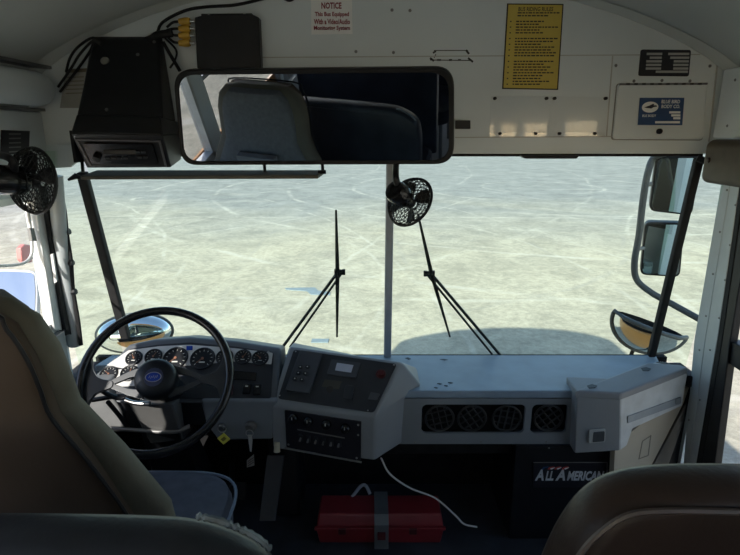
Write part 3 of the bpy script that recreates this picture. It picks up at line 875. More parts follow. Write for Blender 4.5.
# ---- big rear view mirror
MN = Vector((-0.165, -0.965, -0.275))
MO = P(313.5, 116.5, y=1.62)
MF = facing(MO, MN)
t = thing('rear_view_mirror', 'wide black-framed rear view mirror hung over the windscreen', 'mirror', MO + Vector((0, 0.05, -0.15)))
mp_ = [MF.px(u, v) for u, v in ((173, 70), (454, 67), (454, 164), (182, 165))]
mp_ = round2([Vector(p) for p in mp_], 0.055, 8)
bm = NB(); fpoly(bm, MF, [tuple(p) for p in mp_], -0.025, 0.0)
obj('mirror_housing', bm, black_plastic, t, bevel=0.004)
def inset(pts, f):
    c = sum((Vector(p) for p in pts), Vector((0, 0))) / len(pts); out = []
    for p in pts:
        d = Vector(p) - c; out.append((c.x + d.x * (1 - f / 0.40), c.y + d.y * (1 - f / 0.145)))
    return out
bm = NB(); fpoly(bm, MF, inset(mp_, 0.014), 0.0005, 0.0025); obj('mirror_glass', bm, mirror_glass, t)
bm = NB()
n_ = len(mp_); ins = inset(mp_, 0.014)
o0 = [bm.verts.new(MF.pt(*p, -0.001)) for p in mp_]; o1 = [bm.verts.new(MF.pt(*p, 0.006)) for p in inset(mp_, 0.002)]; i1 = [bm.verts.new(MF.pt(*p, 0.006)) for p in inset(mp_, 0.011)]; i0 = [bm.verts.new(MF.pt(*p, 0.0005)) for p in inset(mp_, 0.0150)]
for A, B in ((o0, o1), (o1, i1), (i1, i0)):
    for i in range(n_): bm.faces.new((A[i], A[(i+1) % n_], B[(i+1) % n_], B[i]))
obj('mirror_rim', bm, rubber, t, smooth=True)
bm = NB()
for xx in (-0.3, 0.0, 0.25):
    a = MF.pt(xx, 0.05, -0.02); tube(bm, smooth_path([a, a + Vector((0, 0.12, 0.02)), Vector((a.x, 1.955, a.z + 0.05)), Vector((a.x, 1.968, a.z + 0.05))], 4), 0.009, 8)
obj('mirror_bracket', bm, black_plastic, t, smooth=True)

# ---- dash fans
def fan(name, cage_c, axis, r, ml, mount_pts, label, blade_rot=0):
    axis = Vector(axis).normalized()
    F = facing(cage_c, -axis)     # normal towards the motor side
    t = thing(name, label, 'fan', Vector(mount_pts[-1]))
    # domed guards
    for side, depth, nm in ((1, 0.55, 'rear_guard'), (-1, 0.28, 'front_guard')):
        bm = NB(); N = 26; K = 7; rings = []
        for k in range(K + 1):
            a = k / K; rr = r * math.sin(a * math.pi / 2) if k else 0.012 * r / .08; zz = side * r * depth * math.cos(a * math.pi / 2)
            rings.append([bm.verts.new(F.pt(rr * math.cos(2 * math.pi * (i + 0.5 * k) / N), rr * math.sin(2 * math.pi * (i + 0.5 * k) / N), zz)) for i in range(N)])
        for A, B in zip(rings, rings[1:]):
            for i in range(N):
                bm.faces.new((A[i], B[i], A[(i + 1) % N])); bm.faces.new((A[(i + 1) % N], B[i], B[(i + 1) % N]))
        obj(nm, bm, black_plastic, t, wire=0.0030 * r / .08)
    bm = NB(); ring(bm, F, 0, 0, r, 0.0045, 40, 8); obj('guard_rim', bm, black_plastic, t, smooth=True)
    bm = NB()
    flathe(bm, F, [(0.0, -0.01), (0.02, -0.008), (0.022, 0.015), (0.0, 0.02)], 20)
    obj('blade_hub', bm, black_plastic, t, smooth=True)
    for k in range(4):
        a = blade_rot + k * math.pi / 2
        bm = NB(); pts = []
        prof_ = [(0.018, -0.25), (0.05, -0.42), (0.075, -0.38), (0.085, -0.12), (0.083, 0.2), (0.06, 0.33), (0.03, 0.28)]
        lo, hi = [], []
        for rr, an in prof_:
            rr *= r / 0.092; z = 0.010 * an / 0.4
            lo.append(F.pt(rr * math.cos(a + an), rr * math.sin(a + an), z)); hi.append(F.pt(rr * math.cos(a + an), rr * math.sin(a + an), z + 0.002))
        hexa(bm, lo, hi); obj('blade', bm, black_plastic, t)
    bm = NB(); zz = r * 0.3
    flathe(bm, F, [(0.0, zz), (r * .36, zz), (r * .43, zz + .01), (r * .43, zz + ml * .8), (r * .38, zz + ml * .95), (r * .25, zz + ml), (0, zz + ml)], 28)
    obj('motor_housing', bm, black_gloss, t, smooth=True)
    bm = NB(); tube(bm, smooth_path([F.pt(0, 0, zz + 0.03)] + [Vector(p) for p in mount_pts], 5), 0.011, 10)
    obj('mount_arm', bm, black_plastic, t, smooth=True)
    bm = NB(); e = Vector(mount_pts[-1]); d_ = (Vector(mount_pts[-1]) - Vector(mount_pts[-2])).normalized()
    flathe(bm, facing(e - d_ * 0.012, d_, up=(1, 0, 0.2)), [(0.024, 0), (0.024, 0.008), (0.016, 0.012), (0, 0.012)], 16)
    obj('mount_base', bm, black_plastic, t, smooth=True)
    return t
fan('windscreen_fan', P(410, 202, y=1.80), (0.60, 0.62, -0.48), 0.086, 0.075, [P(396, 178, y=1.74), P(396, 165, y=1.80), P(396, 148, y=1.965)], 'black caged fan hanging under the mirror before the centre post', 0.5)
fan('driver_fan', P(34, 181, y=1.62), (0.40, 0.90, -0.12), 0.098, 0.125, [P(12, 160, y=1.53), P(-8, 154, y=1.60), Vector((-1.158, 1.60, 1.53))], 'black caged fan on the wall above the driver window', 0.3)

# ================================================================== DASHBOARD
ZD = 0.68
YD = 1.76
DF = Frame((0, YD, 0.56), (1, 0, 0), (0, 0, 1))
t = thing('dashboard', 'long blue grey dashboard shelf with round air vents under the windscreen', 'dashboard', (0.5, 1.95, 0.42))
xl = P(405, 392, y=YD).x; xr = P(577, 392, y=YD).x
bm = NB(); hexa(bm, [(xl - .06, YD, ZD - .03), (.96, YD, ZD - .03), (1.19, 1.98, ZD - .03), (1.24, 2.12, ZD - .03), (-1.12, 2.12, ZD - .03), (-1.12, 1.98, ZD - .03), (xl - .06, 1.98, ZD - .03)], [(xl - .06, YD, ZD), (.96, YD, ZD), (1.19, 1.98, ZD - .008), (1.24, 2.125, ZD - .018), (-1.12, 2.125, ZD - .018), (-1.12, 1.98, ZD), (xl - .06, 1.98, ZD)])
obj('shelf_top', bm, dash_vinyl, t, bevel=0.006)
bm = NB()
zb = P(490, 444, y=YD).z
outer = [(xl - .06, zb - .56), (xr + 0.03, zb - .56), (xr + .03, ZD - .56 - 0.031), (xl - .06, ZD - .56 - 0.031)]
# front face with real openings: built as strips around the two slots
sA = [DF.px(422, 404.5), DF.px(523.5, 433.5)]; sB = [DF.px(532.5, 404.5), DF.px(566, 433.5)]
x0, x1 = xl - .06, xr + .03; z0, z1 = zb - .56, ZD - .56 - .031
ax0, az1 = sA[0]; ax1, az0 = sA[1]; bx0, bz1 = sB[0]; bx1, bz0 = sB[1]
def db(xa, xb, za, zb_): frect(bm, DF, (xa + xb) / 2, (za + zb_) / 2, xb - xa, zb_ - za, -0.012, 0)
db(x0, x1, az1, z1); db(x0, x1, z0, az0); db(x0, ax0, az0, az1); db(ax1, bx0, az0, az1); db(bx1, x1, az0, az1)
bmesh.ops.remove_doubles(bm, verts=bm.verts, dist=1e-5)
obj('front_panel', bm, grey_plastic, t)
def corner_fill(xc, zc, sx, sz, r=0.02):
    pts = [(xc, zc)] + [(xc + sx * (r - r * math.cos(a)) , zc + sz * (r - r * math.sin(a))) for a in [k * math.pi / 12 for k in range(7)]]
    fpoly(bm, DF, pts, -0.012, -0.0002)
for (cx0, cx1, cz0, cz1, nm) in ((ax0, ax1, az0, az1, 'a'), (bx0, bx1, bz0, bz1, 'b')):
    bm = NB()
    for xc, sx in ((cx0, 1), (cx1, -1)):
        for zc, sz in ((cz0, 1), (cz1, -1)): corner_fill(xc, zc, sx, sz)
    obj('slot_corner', bm, grey_plastic, t)
    bm = NB(); frect(bm, DF, (cx0 + cx1) / 2, (cz0 + cz1) / 2, cx1 - cx0 + .02, cz1 - cz0 + .02, -0.05, -0.045); obj('vent_recess', bm, black_matte, t)
def louvre(parent, F, u, v, r, rot):
    x, y = F.px(u, v)
    Fc = F.at(x, y, -0.012)
    bm = NB(); ring(bm, Fc, 0, 0, r, 0.0045, 28, 8)
    o = obj('air_vent', bm, mat('vent_rim', (0.02, 0.021, 0.023), 0.4), parent, smooth=True)
    bm = NB()
    c, s = math.cos(rot), math.sin(rot)
    for k in (-1, 0, 1):
        d = k * r * 0.48; h = math.sqrt(max(0, r * r - d * d)) * 0.96
        for (dx, dy, ww, hh, z) in ((d, 0, 0.0045, 2 * h, 0.0), (0, d, 2 * h, 0.003, -0.004)):
            
            X = c * dx - s * dy; Y = s * dx + c * dy
            frect(bm, Fc, X, Y, ww, hh, z - 0.008, z, 0, rot)
    obj('vent_grille', bm, mat('vent_bar', (0.035, 0.037, 0.04), 0.5), o)
for u, v, rot in ((440, 420, 0.25), (472.5, 420, 0.6), (507.5, 420, -0.15), (549.5, 419.5, 0.7)):
    louvre(t, DF, u, v, 0.052, rot)
for (u, v) in ((415, 442), (481, 442), (546, 442), (549, 448)):
    bm = NB(); x, y = DF.px(u, v); flathe(bm, DF, [(0.004, 0), (0.003, 0.002), (0, 0.003)], 8, x, y, 1, 1); obj('screw', bm, dull_steel, t)
# scuffs on the shelf top
bm = NB(); SF = Frame((0.2, 1.9, ZD + 0.0005), (1, 0, 0), (0, 1, 0))
for u, v, w, h in ((440, 360, 8, 1.0), (405, 359, 6, 1.5), (437, 384, 5, .8), (444, 386, 4, .8), (448, 383, 5, .8), (434, 388, 4, .8)):
    fpx(bm, SF, [(u, v - h / 2), (u + w * .5, v - h), (u + w, v), (u + w * .6, v + h / 2)], -0.0005, 0.0012)
obj('scuff_marks', bm, mat('scuff_dark', (0.06, 0.075, 0.09), 0.8), t)

# ---- centre control console
c_bl, c_br = P(273, 449, z=.46), P(375, 461, z=.46)
c_ll, c_lr = P(271, 405, z=.645), P(375.5, 416, z=.64)
c_tl, c_tr = P(289, 346.5, z=.79), P(402, 362, z=.775)
c_sb, c_sm, c_st = P(405.5, 441, z=.46), P(405.5, 396, y=YD + .004), P(421.5, 386, z=ZD + 0.002)
t = thing('control_console', 'grey centre control console angled toward the driver, with keypad and display', 'console', (c_bl + c_br) / 2)
# body polygon mesh
bm = NB()
back = 1.99
V = {k: bm.verts.new(v) for k, v in dict(bl=c_bl, br=c_br, ll=c_ll, lr=c_lr, tl=c_tl, tr=c_tr, sb=c_sb, sm=c_sm, st=c_st,
     bkl=Vector((c_tl.x - .02, back, .46)), bkr=Vector((c_st.x + .02, back, .46)), tkl=Vector((c_tl.x, back + .03, .765)), tkr=Vector((c_tr.x + .07, 1.96, .68))).items()}
f = bm.faces.new
f([V[k] for k in ('bl', 'br', 'lr', 'll')]); f([V[k] for k in ('ll', 'lr', 'tr', 'tl')])
f([V[k] for k in ('br', 'sb', 'sm', 'lr')]); f([V[k] for k in ('lr', 'sm', 'st', 'tr')])
f([V[k] for k in ('tl', 'tr', 'tkr', 'tkl')]); f([V[k] for k in ('tr', 'st', 'tkr')])
f([V[k] for k in ('sb', 'bkr', 'tkr', 'st', 'sm')]); f([V[k] for k in ('bl', 'll', 'tl', 'tkl', 'bkl')])
f([V[k] for k in ('bkl', 'tkl', 'tkr', 'bkr')]); f([V[k] for k in ('bl', 'bkl', 'bkr', 'sb', 'br')])
obj('console_body', bm, pale_plastic, t, bevel=0.010, seg=4)
CF = Frame((c_ll + c_lr + c_tr + c_tl) / 4, (c_lr - c_ll) + (c_tr - c_tl), (c_tl + c_tr) - (c_ll + c_lr))
bm = NB(); fpx(bm, CF, [(294, 350), (397, 364.5), (374, 413), (278, 399)], 0.001, 0.0045, 0.012)
fp = obj('switch_panel', bm, face_black, t, bevel=0.001)
bm = NB(); fpx(bm, CF, [(301, 352), (323, 355), (310, 395), (286, 392)], 0.0045, 0.016, 0.006)
kp = obj('keypad', bm, mat('keypad_grey', (0.05, 0.055, 0.065), 0.5), t, bevel=0.003)
for u, v in ((301.5, 369.5), (308.5, 369.2), (299.5, 375.3), (306.5, 375.8), (296, 381), (303, 382)):
    bm = NB(); x, y = CF.px(u, v); frect(bm, CF, x, y, 0.014, 0.012, 0.016, 0.021, 0.002); obj('key_button', bm, plate_black, kp)
    bm = NB(); frect(bm, CF, x, y, 0.005, 0.004, 0.0211, 0.0216); obj('key_symbol', bm, dial_mark, kp)
bm = NB(); fpx(bm, CF, [(332, 360.5), (361, 364), (356, 379), (327, 375)], 0.0045, 0.010, 0.004)
dp = obj('display_module', bm, mat('keypad_grey', (0.05, 0.055, 0.065), 0.5), t, bevel=0.002)
bm = NB(); fpx(bm, CF, [(337.5, 364.2), (353.8, 366.5), (351.5, 374), (335.5, 371.6)], 0.0102, 0.0112)
obj('display_screen', bm, mat('lcd_pale', (0.45, 0.48, 0.58), 0.35, var=0.04), dp)
bm = NB(); x, y = CF.px(330, 390); fdisc(bm, CF, x, y, 0.013, 0.0046, 0.006); obj('blank_hole', bm, ink, t)
bm = NB(); fpx(bm, CF, [(325, 380), (342, 382), (339, 390), (322, 387)], 0.0046, 0.0055); obj('switch_label', bm, mat('label_olive', (0.06, 0.055, 0.04), 0.6), t)
bm = NB(); fpx(bm, CF, [(346, 386), (355, 387), (352, 401), (343, 400)], 0.0046, 0.012, 0.006); obj('rocker_switch', bm, face_black, t, bevel=0.003)
bm = NB(); x, y = CF.px(381, 374.5); ring(bm, CF, x, y, 0.016, 0.003, 20, 8, z=.006); fdisc(bm, CF, x, y, 0.012, 0.005, 0.014, 20, 0.010); obj('red_button', bm, mat('dark_red', (0.07, 0.010, 0.012), 0.4), t, smooth=True)
bm = NB(); fpx(bm, CF, [(371, 393), (380, 394.5), (377, 401), (368, 400)], 0.0046, 0.008, 0.002); obj('toggle_plate', bm, mat('plate_dim', (0.07, 0.075, 0.085), 0.4), t)
for u, v in ((296, 352), (394, 365.5), (280, 396), (368, 411)):
    bm = NB(); x, y = CF.px(u, v); flathe(bm, CF, [(0.003, 0.0045), (0.002, 0.0065), (0, 0.007)], 8, x, y); obj('screw', bm, steel, t)
# lower switch box
LF = Frame((c_bl + c_br + c_ll + c_lr) / 4, (c_lr - c_ll) + (c_br - c_bl), (c_ll + c_lr) - (c_bl + c_br))
bm = NB(); fpx(bm, LF, [(285, 409.5), (361.5, 421), (361, 460), (287, 446.5)], 0.001, 0.006, 0.003)
lp = obj('heater_panel', bm, plate_black, t, bevel=0.001)
for u, v in ((294, 417), (309, 420), (327, 423), (346, 427)):
    bm = NB(); x, y = LF.px(u, v); flathe(bm, LF, [(0.018, 0.006), (0.016, 0.020), (0.013, 0.023), (0, 0.024)], 20, x, y); k_ = obj('knob', bm, black_gloss, lp, smooth=True)
    bm = NB(); frect(bm, LF, x, y + .007, 0.003, 0.010, 0.0241, 0.0246); obj('knob_pointer', bm, dial_mark, lp)
bm = NB(); fpx(bm, LF, [(298, 428), (345, 436.5), (345, 437.5), (298, 429)], 0.006, 0.0075); obj('panel_line', bm, dull_steel, lp)
for k in range(6):
    u, v = 301.5 + k * 7.6, 436.5 + k * 1.15
    bm = NB(); x, y = LF.px(u, v); frect(bm, LF, x, y, 0.015, 0.030, 0.006, 0.010, 0.003); o = obj('toggle_switch', bm, face_black, lp)
    bm = NB(); tube(bm, [LF.pt(x, y, .009), LF.pt(x, y - .006, .022)], [0.003, 0.0045], 8); obj('switch_lever', bm, dull_steel, o, smooth=True)
for u, v in ((289, 443.5), (358.5, 424), (358.5, 434), (357, 457)):
    bm = NB(); x, y = LF.px(u, v); flathe(bm, LF, [(0.0042, 0.006), (0.003, 0.009), (0, 0.0095)], 8, x, y); obj('screw', bm, steel, lp)
bm = NB(); a = LF.pt(*LF.px(286, 447), .008); b = LF.pt(*LF.px(362, 461), .008); tube(bm, [a, b], 0.0035, 8); obj('panel_edge', bm, dull_steel, lp, smooth=True)

# ---- instrument cluster
i_bl, i_br = P(150, 440, z=.50), P(273, 441, z=.48)
i_ll, i_lr = P(95, 400, z=.655), P(277, 404, z=.655)
i_tl, i_tr = P(118, 349, z=.79), P(281, 348, z=.785)
t = thing('instrument_cluster', 'curved grey instrument cluster with round gauges behind the steering wheel', 'instrument cluster', Vector((-0.7, 1.8, 0.48)))
IF = Frame((i_ll + i_lr + i_tl + i_tr) / 4, (1, 0, 0), (i_tl + i_tr) - (i_ll + i_lr))
yt = i_tl.y
bm = NB()
face_px = [(128, 345), (155, 339.5), (190, 337), (235, 341), (281, 348), (277, 404), (215, 404), (120, 404), (94, 398), (104, 372)]
fpts = [IF.px(*p) for p in face_px]
lo = [IF.pt(*p, 0.0) for p in fpts]
hi = [Vector((q_.x, max(q_.y + .10, 1.99), q_.z - 0.03)) for q_ in lo]
hexa(bm, hi, lo)
obj('cluster_hood', bm, mat('hood_grey', (0.10, 0.11, 0.125), 0.5, bump=.1), t, bevel=0.012, seg=4)
bm = NB()
BFr = Frame((0, (i_lr.y + .005), 0.6), (1, 0, 0), (0, 0, 1))
prism(bm, [P(200, 400, y=i_lr.y + .01), P(277.5, 400, y=i_lr.y + .01), P(273, 440, y=i_lr.y + .015), P(218, 441, y=i_lr.y + .02), P(206, 425, y=i_lr.y + .02)], (0, 0.2, 0))
lb = obj('lower_body', bm, grey_plastic, t, bevel=0.012, seg=4)
bm = NB(); fpx(bm, IF, [(108, 377), (130, 349.5), (160, 345), (190, 343), (235, 347), (274, 353), (271, 399), (215, 399), (120, 399), (103, 393)], 0.001, 0.004, 0.012)
obj('dark_face', bm, face_black, t)
bm = NB(); fpx(bm, IF, [(107, 366), (129, 351), (160, 347), (190, 345.5), (235, 349), (273, 353.5), (271.5, 365), (235, 362), (190, 366), (160, 367), (124, 369)], 0.0041, 0.006, 0.005)
fpx(bm, IF, [(103, 378), (120, 370), (150, 372), (150, 386), (106, 388)], 0.0041, 0.006, 0.005)
obj('light_bezel', bm, mat('bezel_silver', (0.58, 0.58, 0.57), 0.45, metal=0.1), t)
def gauge(u, v, r, needle):
    x, y = IF.px(u, v)
    bm = NB(); ring(bm, IF, x, y, r, 0.004, 28, 8, z=.008); fdisc(bm, IF, x, y, r, 0.004, 0.0075, 28)
    o = obj('gauge', bm, black_plastic, t, smooth=True)
    bm = NB()
    for k in range(11):
        a = R(225 - 27 * k); frect(bm, IF, x + r * .78 * math.cos(a), y + r * .78 * math.sin(a), r * .16, r * .05, 0.0076, 0.008, 0, a)
    frect(bm, IF, x, y - r * .35, r * .5, r * .12, 0.0076, 0.008)
    obj('dial_marks', bm, dial_mark, o)
    bm = NB(); c, s = math.cos(needle), math.sin(needle); frect(bm, IF, x + c * r * .3, y + s * r * .3, r * .7, r * .06, 0.009, 0.010, 0, needle); fdisc(bm, IF, x, y, r * .12, 0.008, 0.012, 12)
    obj('needle', bm, mat('needle_red', (0.22, 0.10, 0.06), 0.5), o)
for u, v, r_, nd in ((134.5, 359, .028, 2.2), (154, 357.5, .030, 1.2), (176, 359, .044, 3.9), (203, 359.5, .044, 3.9), (225, 358, .030, 2.0), (243.3, 358, .029, 1.0), (260.5, 359, .029, 2.4), (109.5, 375, .030, 2.5), (130, 374, .030, 1.4)):
    gauge(u, v, r_, nd)
bm = NB(); fpx(bm, IF, [(187, 347), (193, 347), (193, 351), (187, 351)], 0.006, 0.009); obj('indicator_light', bm, badge_blue, t)
bm = NB(); fpx(bm, IF, [(231, 371.5), (257, 373.5), (256, 381), (229, 380)], 0.004, 0.008, 0.002); obj('display_slot', bm, black_gloss, t)
for u, v, m_ in ((229.5, 391, mat('dark_red', (0.07, 0.010, 0.012), 0.4)), (247, 390, black_gloss), (257.5, 390.5, black_gloss)):
    bm = NB(); x, y = IF.px(u, v); frect(bm, IF, x, y, 0.028, 0.040, 0.004, 0.013, 0.004); o = obj('rocker_switch', bm, m_, t, bevel=0.002)
    bm = NB(); frect(bm, IF, x, y + .009, 0.010, 0.004, 0.0132, 0.0138); obj('switch_symbol', bm, dial_mark, o)
for u, v in ((268.5, 352.5), (112, 391)):
    bm = NB(); x, y = IF.px(u, v); flathe(bm, IF, [(0.0045, 0.004), (0.003, 0.008), (0, 0.0085)], 8, x, y); obj('screw', bm, steel, t)
bm = NB(); prism(bm, [P(97, 400, y=i_lr.y + .03), P(202, 400, y=i_lr.y + .03), P(207, 425, y=i_lr.y + .03), P(150, 430, y=i_lr.y + .03), P(110, 424, y=i_lr.y + .03)], (0, 0.15, 0)); obj('column_surround', bm, black_plastic, t, bevel=.01)
# ignition switch
KF = Frame((0, i_lr.y + .01, 0.5), (1, 0, 0), (0, 0, 1))
x, y = KF.px(251, 426)
bm = NB(); flathe(bm, KF, [(0.022, 0), (0.020, 0.010), (0.012, 0.012), (0.011, 0.02), (0, 0.021)], 20, x, y); obj('ignition_switch', bm, dull_steel, t, smooth=True)
tk = thing('ignition_keys', 'silver ignition key hanging from the switch left of the console', 'key', KF.pt(x, y - .05, .03))
bm = NB(); ring(bm, KF.at(x, y - .012, .028), 0, 0, 0.013, 0.0015, 20, 6); obj('key_ring', bm, steel, tk, smooth=True)
bm = NB(); fpoly(bm, KF, [(x - .006, y - .02), (x + .007, y - .02), (x + .008, y - .045), (x + .002, y - .09), (x - .003, y - .088), (x - .006, y - .045)], 0.024, 0.027); obj('key_blade', bm, mat('key_pale', (.6, .6, .58), .4, metal=.3), tk)
x, y = KF.px(222, 426)
tk = thing('key_tag', 'yellow square tag hanging on a ring by the cluster corner', 'tag', KF.pt(x, y - .04, .03))
bm = NB(); ring(bm, KF.at(x, y, .02), 0.006, 0.0, 0.014, 0.002, 20, 6); flathe(bm, KF, [(0.012, 0), (0.010, 0.02), (0, 0.021)], 14, x, y); obj('hook', bm, steel, tk, smooth=True)
x, y = KF.px(225.5, 435); bm = NB(); frect(bm, KF, x, y, 0.033, 0.033, 0.022, 0.026, 0.002, R(40)); yt_ = obj('tag_plate', bm, tag_yellow, tk)
bm = NB(); frect(bm, KF, x, y, 0.018, 0.012, 0.0262, 0.0266, 0, R(40)); obj('tag_print', bm, mat('olive_ink', (0.25, 0.22, 0.04), .6), tk)
bm = NB(); a = P(277, 442, y=1.72); tube(bm, [a, a + Vector((0, -.01, -.035))], [0.010, 0.012], 12)
tag(obj('pull_knob', bm, mat('ivory', (0.55, 0.50, 0.38), 0.5), smooth=True), 'small ivory pull knob under the gap beside the centre console', 'knob')

# ---- steering wheel and column
WC = P(156, 379, y=1.60)
wn_vec = Vector((0.10, -math.cos(R(38)), math.sin(R(38)))).normalized()
WF = facing(WC, wn_vec)
t = thing('steering_wheel', 'large black bus steering wheel with a blue oval badge on its hub', 'steering wheel', WC)
RW = 0.238
bm = NB(); ring(bm, WF, 0, 0, RW, 0.0145, 72, 14); obj('rim', bm, black_gloss, t, smooth=True)
bm = NB(); flathe(bm, WF, [(0.0, -0.05), (0.062, -0.05), (0.068, -0.02), (0.066, 0.012), (0.056, 0.024), (0.030, 0.030), (0.0, 0.031)], 36)
hb = obj('hub', bm, black_plastic, t, smooth=True)
bm = NB(); flathe(bm, WF, [(0.031, 0.028), (0.030, 0.031), (0.0, 0.0315)], 30, 0, 0, 1, 1)
obj('hub_cap', bm, mat('hub_ring', (0.03, 0.04, 0.09), 0.35), hb, smooth=True)
bm = NB(); flathe(bm, WF, [(0.024, 0.031), (0.0235, 0.033), (0.0, 0.0335)], 30, 0, 0, 1, 0.62); obj('oval_badge', bm, badge_blue, hb, smooth=True)
bm = NB(); ring(bm, WF, 0, 0, 0.0245, 0.0012, 30, 6, sy=0.63, z=.033)
for k in range(5): frect(bm, WF, -0.012 + k * .006, 0.001 * (-1) ** k, 0.0014, 0.009, 0.0334, 0.0342, 0, -0.4)
obj('badge_trim', bm, steel, hb)
spoke_m = mat('spoke_blue_grey', (0.035, 0.04, 0.05), 0.3)
for side in (1, -1):
    for s2 in (1, -1):
        bm = NB(); fpoly(bm, WF, [(side * x, s2 * y - .006) for x, y in ((.040, .056), (.09, .040), (.145, .014), (.175, .012), (.175, -.004), (.14, -.002), (.09, .018), (.040, .026))], -.026, -.012, 0.004)
        obj('spoke', bm, spoke_m, t, bevel=0.004)
    bm = NB(); fpoly(bm, WF, [(side * x, y) for x, y in ((.138, .004), (.170, .010), (.192, .020), (.208, .046), (.216, .092), (.226, .080), (.235, .04), (.236, -.04), (.226, -.09), (.215, -.110), (.207, -.064), (.192, -.036), (.165, -.026), (.138, -.018))], -.024, -.008, 0.01)
    obj('spoke_web', bm, spoke_m, t, bevel=0.004)

t = thing('steering_column', 'dark steering column with shroud and control stalks below the wheel', 'steering column', (WC.x + .03, 1.95, 0.0))
cdir = -wn_vec
bm = NB(); tube(bm, [WC + cdir * .05, WC + cdir * .22, WC + cdir * .36], [0.05, 0.05, 0.042], 20); obj('column_tube', bm, black_plastic, t, smooth=True)
bm = NB()
a = P(160, 410, y=1.64); 
prism(bm, [P(128, 404, y=1.66), P(172, 404, y=1.66), P(184, 440, y=1.72), P(150, 444, y=1.72)], (0.0, 0.12, -.02)); obj('column_shroud', bm, mat('shroud_grey', (0.10, 0.10, 0.10), 0.35), t, bevel=0.008)
bm = NB(); prism(bm, [P(140, 432, y=1.70), P(180, 434, y=1.70), P(213, 500, y=1.95), P(160, 505, y=1.95)], (0, 0.12, 0)); obj('column_boot', bm, black_plastic, t, bevel=0.01)
for pts_, nm, m_ in (((( 140, 392, 1.66), (118, 398, 1.62), (97, 388, 1.60)), 'turn_stalk', black_plastic), (((138, 400, 1.68), (122, 396, 1.63), (92, 400, 1.62)), 'shift_lever', black_plastic), (((150, 404, 1.60), (135, 403, 1.60), (125, 400, 1.6)), 'trim_rod', steel), (((128, 428, 1.7), (118, 414, 1.66), (108, 402, 1.62)), 'tilt_lever', black_plastic), (((190, 426, 1.72), (170, 432, 1.70), (110, 428, 1.68)), 'hand_lever', dull_steel)):
    bm = NB(); tube(bm, smooth_path([P(a_, b_, y=c_) for a_, b_, c_ in pts_], 5), 0.008, 10); obj(nm, bm, m_, t, smooth=True)
# left side console under the window (pale, sunlit)
bm = NB(); prism(bm, [P(84, 385, y=1.72), P(104, 385, y=1.72), P(122, 412, y=1.72), P(124, 432, y=1.72), P(70, 432, y=1.72)], (0, .24, 0))
tag(obj('side_switch_box', bm, mat('switch_box_grey', (.16, .165, .17), .5), bevel=.008), 'grey box between the steering wheel and the driver side wall', 'box')
bm = NB(); box(bm, XL + .001, XL + .03, 1.0, 1.9, 0.0, 0.86)
struct(obj('trim_19', bm, grey_metal))

# pedals and lower bulkheads
bm = NB(); box(bm, -0.42, -0.30, 1.92, 2.13, 0.0, 0.44); tag(obj('black_bulkhead', bm, black_plastic, bevel=.01), 'black upright panel under the centre console', 'panel')
t = thing('accelerator_pedal', 'tall flat accelerator pedal leaning under the instrument cluster', 'pedal', P(257, 521, y=1.75))
bm = NB(); prism(bm, [P(259, 521, y=1.72), P(275, 521, y=1.72), P(284, 455, y=1.88), P(267, 455, y=1.88)], (0, .015, -.01)); obj('pedal_plate', bm, mat('pedal_grey', (0.05, 0.05, 0.055), 0.6), t, bevel=.003)
bm = NB(); tube(bm, [P(271, 470, y=1.86), P(272, 455, y=2.1)], 0.01, 8); obj('pedal_arm', bm, black_plastic, t)
t = thing('brake_pedal', 'square black brake pedal between the column and accelerator', 'pedal', P(225, 500, y=1.85))
bm = NB(); prism(bm, [P(215, 500, y=1.86), P(245, 500, y=1.86), P(246, 482, y=1.92), P(218, 482, y=1.92)], (0, .012, -.01)); obj('pedal_plate', bm, rubber, t, bevel=.003)
bm = NB(); tube(bm, [P(232, 488, y=1.90), P(232, 465, y=2.1)], 0.012, 8); obj('pedal_arm', bm, black_plastic, t)

# black fascia with ALL AMERICAN lettering
AF = Frame((0.8, 1.79, 0.2), (1, 0, 0), (0, 0, 1))
t = thing('black_fascia', 'black bulkhead panel with silver lettering below the dashboard right end', 'panel', (0.8, 1.9, 0.0))
bm = NB(); box(bm, P(514, 470, y=1.79).x, 1.0, 1.79, 2.12, 0.0, 0.43); obj('panel', bm, black_plastic, t, bevel=.006)
bm = NB(); fpx(bm, AF, [(533, 462), (607, 462), (606, 487), (533, 487)], 0.0, 0.003)
bd = obj('badge_plate', bm, plate_black, t)
bm = NB(); fpx(bm, AF, [(533, 461.5), (607, 461.5), (607, 462.3), (533, 462.3)], 0.003, 0.004); fpx(bm, AF, [(606.4, 461.5), (607.2, 461.5), (606.8, 487), (606, 487)], 0.003, 0.004); obj('badge_edge', bm, dull_steel, bd)
lx, ly = AF.px(536, 475.5); rx, _ = AF.px(602, 475.5)
for body, u0, u1, v0, v1 in (('A', 534.5, 544.5, 469, 480), ('LL', 545, 554, 470.5, 480), ('A', 555, 566, 469, 480), ('MERICAN', 566.5, 604, 470.5, 480)):
    xa, ya = AF.px(u0, v1); xb, yb_ = AF.px(u1, v0)
    text('lettering', body, AF, .05, mat('badge_silver', (0.55, 0.57, 0.60), 0.5), bd, (xa + xb) / 2, (ya + yb_) / 2, 0.0035, 1, 0.18, bold=.035, fit=(xb - xa, yb_ - ya))
